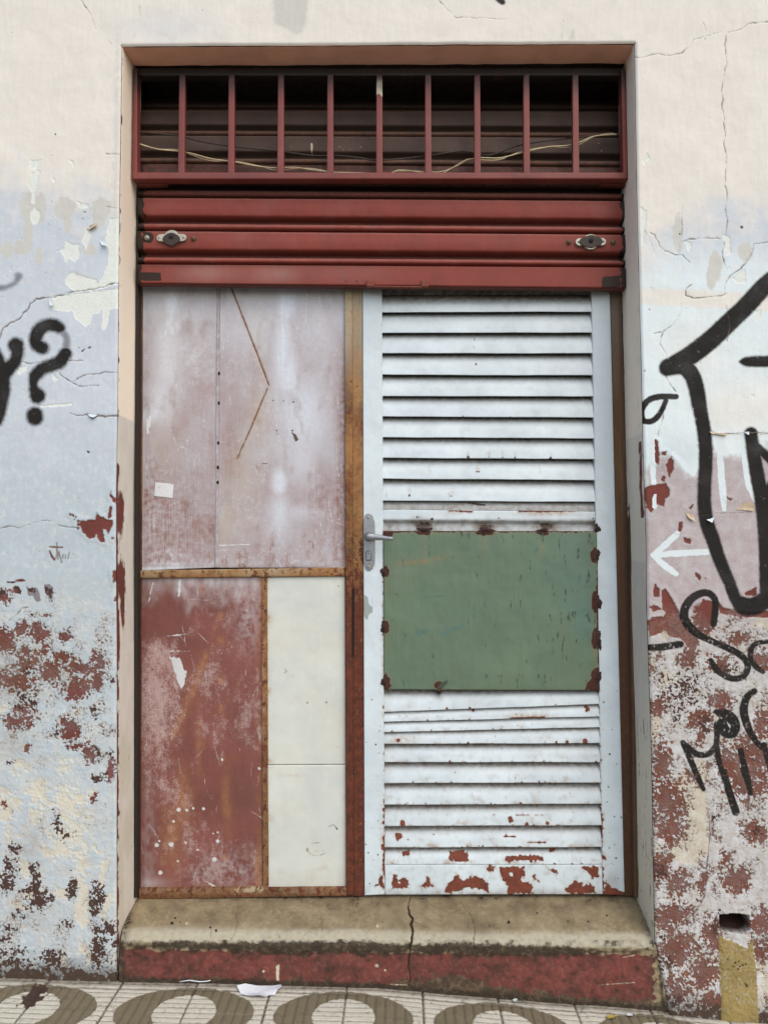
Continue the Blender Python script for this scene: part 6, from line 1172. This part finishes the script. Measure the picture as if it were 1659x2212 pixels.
# ------------------------------------------------------------------ litter
def litter(name, label, cat, pts, mat, lift=.003, curl=.006, seed=1):
    C = np.array([ground_hit(*p) for p in pts]); c = C.mean(0); V = []; F = []; nr = 6; n = len(C)
    rngl = np.random.default_rng(seed)
    for r in range(nr+1):
        for k in range(n):
            p = c+(C[k]-c)*r/nr; rad = r/nr
            V.append((p[0], p[1], gz(p[0])+lift+curl*rad*rad*(.4+.6*math.sin(k*1.3+seed))+.0012*math.sin(k*2.9+r*1.7)))
    for r in range(nr):
        for k in range(n): F.append([r*n+k, (r+1)*n+k, (r+1)*n+(k+1) % n, r*n+(k+1) % n])
    nv = len(V); V += [(v[0], v[1], v[2]-.0009) for v in V]; F += [[i+nv for i in f[::-1]] for f in F]
    o = mesh_obj(name, np.array(V), F, mat, None); return tag(o, label, cat, 'litter on the pavement')
litter('paper_scrap', 'torn white sheet of paper lying against the step', 'paper', [(512, 2137.5), (530, 2134), (558, 2133.5), (585, 2131.5), (608, 2132.5), (608, 2141), (600, 2147), (594, 2151), (583, 2153), (572, 2159), (560, 2161), (545, 2158), (532, 2154), (520, 2148)], M_PAPER, lift=.004, curl=.008)
litter('paper_scrap', 'small yellow scrap on the tiles near the right end of the step', 'litter', [(1308, 2197), (1322, 2195), (1331, 2199), (1326, 2205), (1312, 2205)], simple('yellow_scrap', (206, 186, 96), (186, 166, 80), .7), lift=.004, curl=.003, seed=4)
litter('cigarette_end', 'tiny white stub on the tiles beside the yellow scrap', 'litter', [(1352, 2196.5), (1358, 2194.5), (1366, 2196), (1366, 2199), (1357, 2200)], M_PAPER, lift=.006, curl=.001, seed=2)
litter('paper_scrap', 'tiny white flake on a pale tile below the middle of the step', 'litter', [(1107, 2163), (1113, 2159), (1118, 2162), (1114, 2168), (1108, 2168)], M_PAPER, lift=.004, curl=.002, seed=3)
gp0 = [(389, 2124), (410, 2121), (432, 2124), (448, 2123), (455, 2121)]
tag(tube('string', np.array([ground_hit(*p)+np.array([0, 0, .004]) for p in gp0]), .0012, M_PAPER, None), 'short white string on the tiles at the left end of the step', 'string')

# ------------------------------------------------------------------ curled flakes of paint on the wall (parts of the wall)
M_FLK = simple('curled_paint_flake', (212, 222, 226), (200, 208, 210), rough=.8, scale=80)
M_FLK2 = simple('curled_cream_flake', (206, 190, 160), (186, 160, 130), rough=.8, scale=80)
def flake(quad, curl, mat, dark=False):
    q = np.array(quad, float); U, V = np.meshgrid(np.linspace(0, 1, 8), np.linspace(0, 1, 8))
    X = (q[0, 0]*(1-U)+q[1, 0]*U)*(1-V)+(q[3, 0]*(1-U)+q[2, 0]*U)*V; Y = (q[0, 1]*(1-U)+q[1, 1]*U)*(1-V)+(q[3, 1]*(1-U)+q[2, 1]*U)*V
    P = W(X, Y, -.0012-curl*V**1.8+.0012*np.sin(U*5)); P2_ = P.copy(); P2_[..., 1] += .0008
    F = gridF(8, 8); VV = np.concatenate([P.reshape(-1, 3), P2_.reshape(-1, 3)]); FF = np.concatenate([F, F[:, ::-1]+64])
    mesh_obj('paint_flake', VV, FF, mat, wall)
c1f = lambda p: tr(p, 0, 325.8, .16367); c2f = lambda p: tr(p, 0, 638, .16367); r3f = lambda p: tr(p, 1344, 882.4, .1898)
flake(c1f([(1320, 1190), (1360, 1165), (1425, 1255), (1350, 1240)]), .012, M_FLK)
flake(c2f([(655, 40), (690, 55), (705, 135), (662, 135)]), .010, M_FLK)
flake(c1f([(1155, 1025), (1270, 955), (1280, 985), (1180, 1040)]), .008, M_FLK2)
flake(c2f([(1160, 1565), (1290, 1582), (1240, 1612), (1190, 1600)]), .008, M_FLK)
flake(r3f([(1290, 1150), (1420, 1050), (1505, 1100), (1490, 1165)]), .004, M_FLK2)
flake(r3f([(1000, 1255), (1050, 1230), (1020, 1300), (955, 1265)]), .008, M_FLK)
flake(r3f([(715, 1190), (800, 1200), (835, 1290), (760, 1250)]), .006, M_FLK2)
flake(r3f([(990, 262), (1200, 285), (1180, 305), (1010, 285)]), .006, M_FLK2)
flake(r3f([(1390, 268), (1440, 262), (1440, 300), (1410, 290)]), .007, M_FLK)

# ------------------------------------------------------------------ unlit room behind the opening
bx = [(-1.35, .006, -.5), (1.35, .006, -.5), (1.35, 2.6, -.5), (-1.35, 2.6, -.5), (-1.35, .006, 3.0), (1.35, .006, 3.0), (1.35, 2.6, 3.0), (-1.35, 2.6, 3.0)]
rm_ = mesh_obj('interior_room', np.array(bx), [[0, 1, 2, 3], [7, 6, 5, 4], [1, 5, 6, 2], [2, 6, 7, 3], [3, 7, 4, 0]], M_ROOM, None, smooth=False); tag(rm_, kind='structure')

# ------------------------------------------------------------------ daylight
SUN_EL, SUN_AZ = math.radians(46), math.radians(30)      # azimuth: to the right of straight in front of the wall
sd = Vector((math.sin(SUN_AZ)*math.cos(SUN_EL), -math.cos(SUN_AZ)*math.cos(SUN_EL), math.sin(SUN_EL)))
wd_ = bpy.data.worlds.new("World"); scene.world = wd_; wd_.use_nodes = True
nt = wd_.node_tree; bg = nt.nodes['Background']; sky = nt.nodes.new('ShaderNodeTexSky'); sky.sky_type = 'NISHITA'; sky.sun_disc = False
sky.sun_elevation = SUN_EL; sky.sun_rotation = math.pi-SUN_AZ; sky.air_density = 1.0; sky.dust_density = 2.6; sky.ozone_density = 1.0
nt.links.new(sky.outputs[0], bg.inputs[0]); bg.inputs[1].default_value = .13
sl = bpy.data.lights.new('sun', 'SUN'); so = bpy.data.objects.new('sun', sl); COL.objects.link(so)
sl.energy = .9; sl.angle = math.radians(110); sl.color = (.975, .985, .88); so.location = (2, -6, 6)
so.rotation_euler = (-sd).to_track_quat('-Z', 'Y').to_euler()

scene.render.engine = 'CYCLES'
scene.view_settings.view_transform = 'Standard'; scene.view_settings.look = 'None'; scene.view_settings.gamma = 1.0; scene.view_settings.exposure = 0.79
scene.render.resolution_x = 767; scene.render.resolution_y = 1024
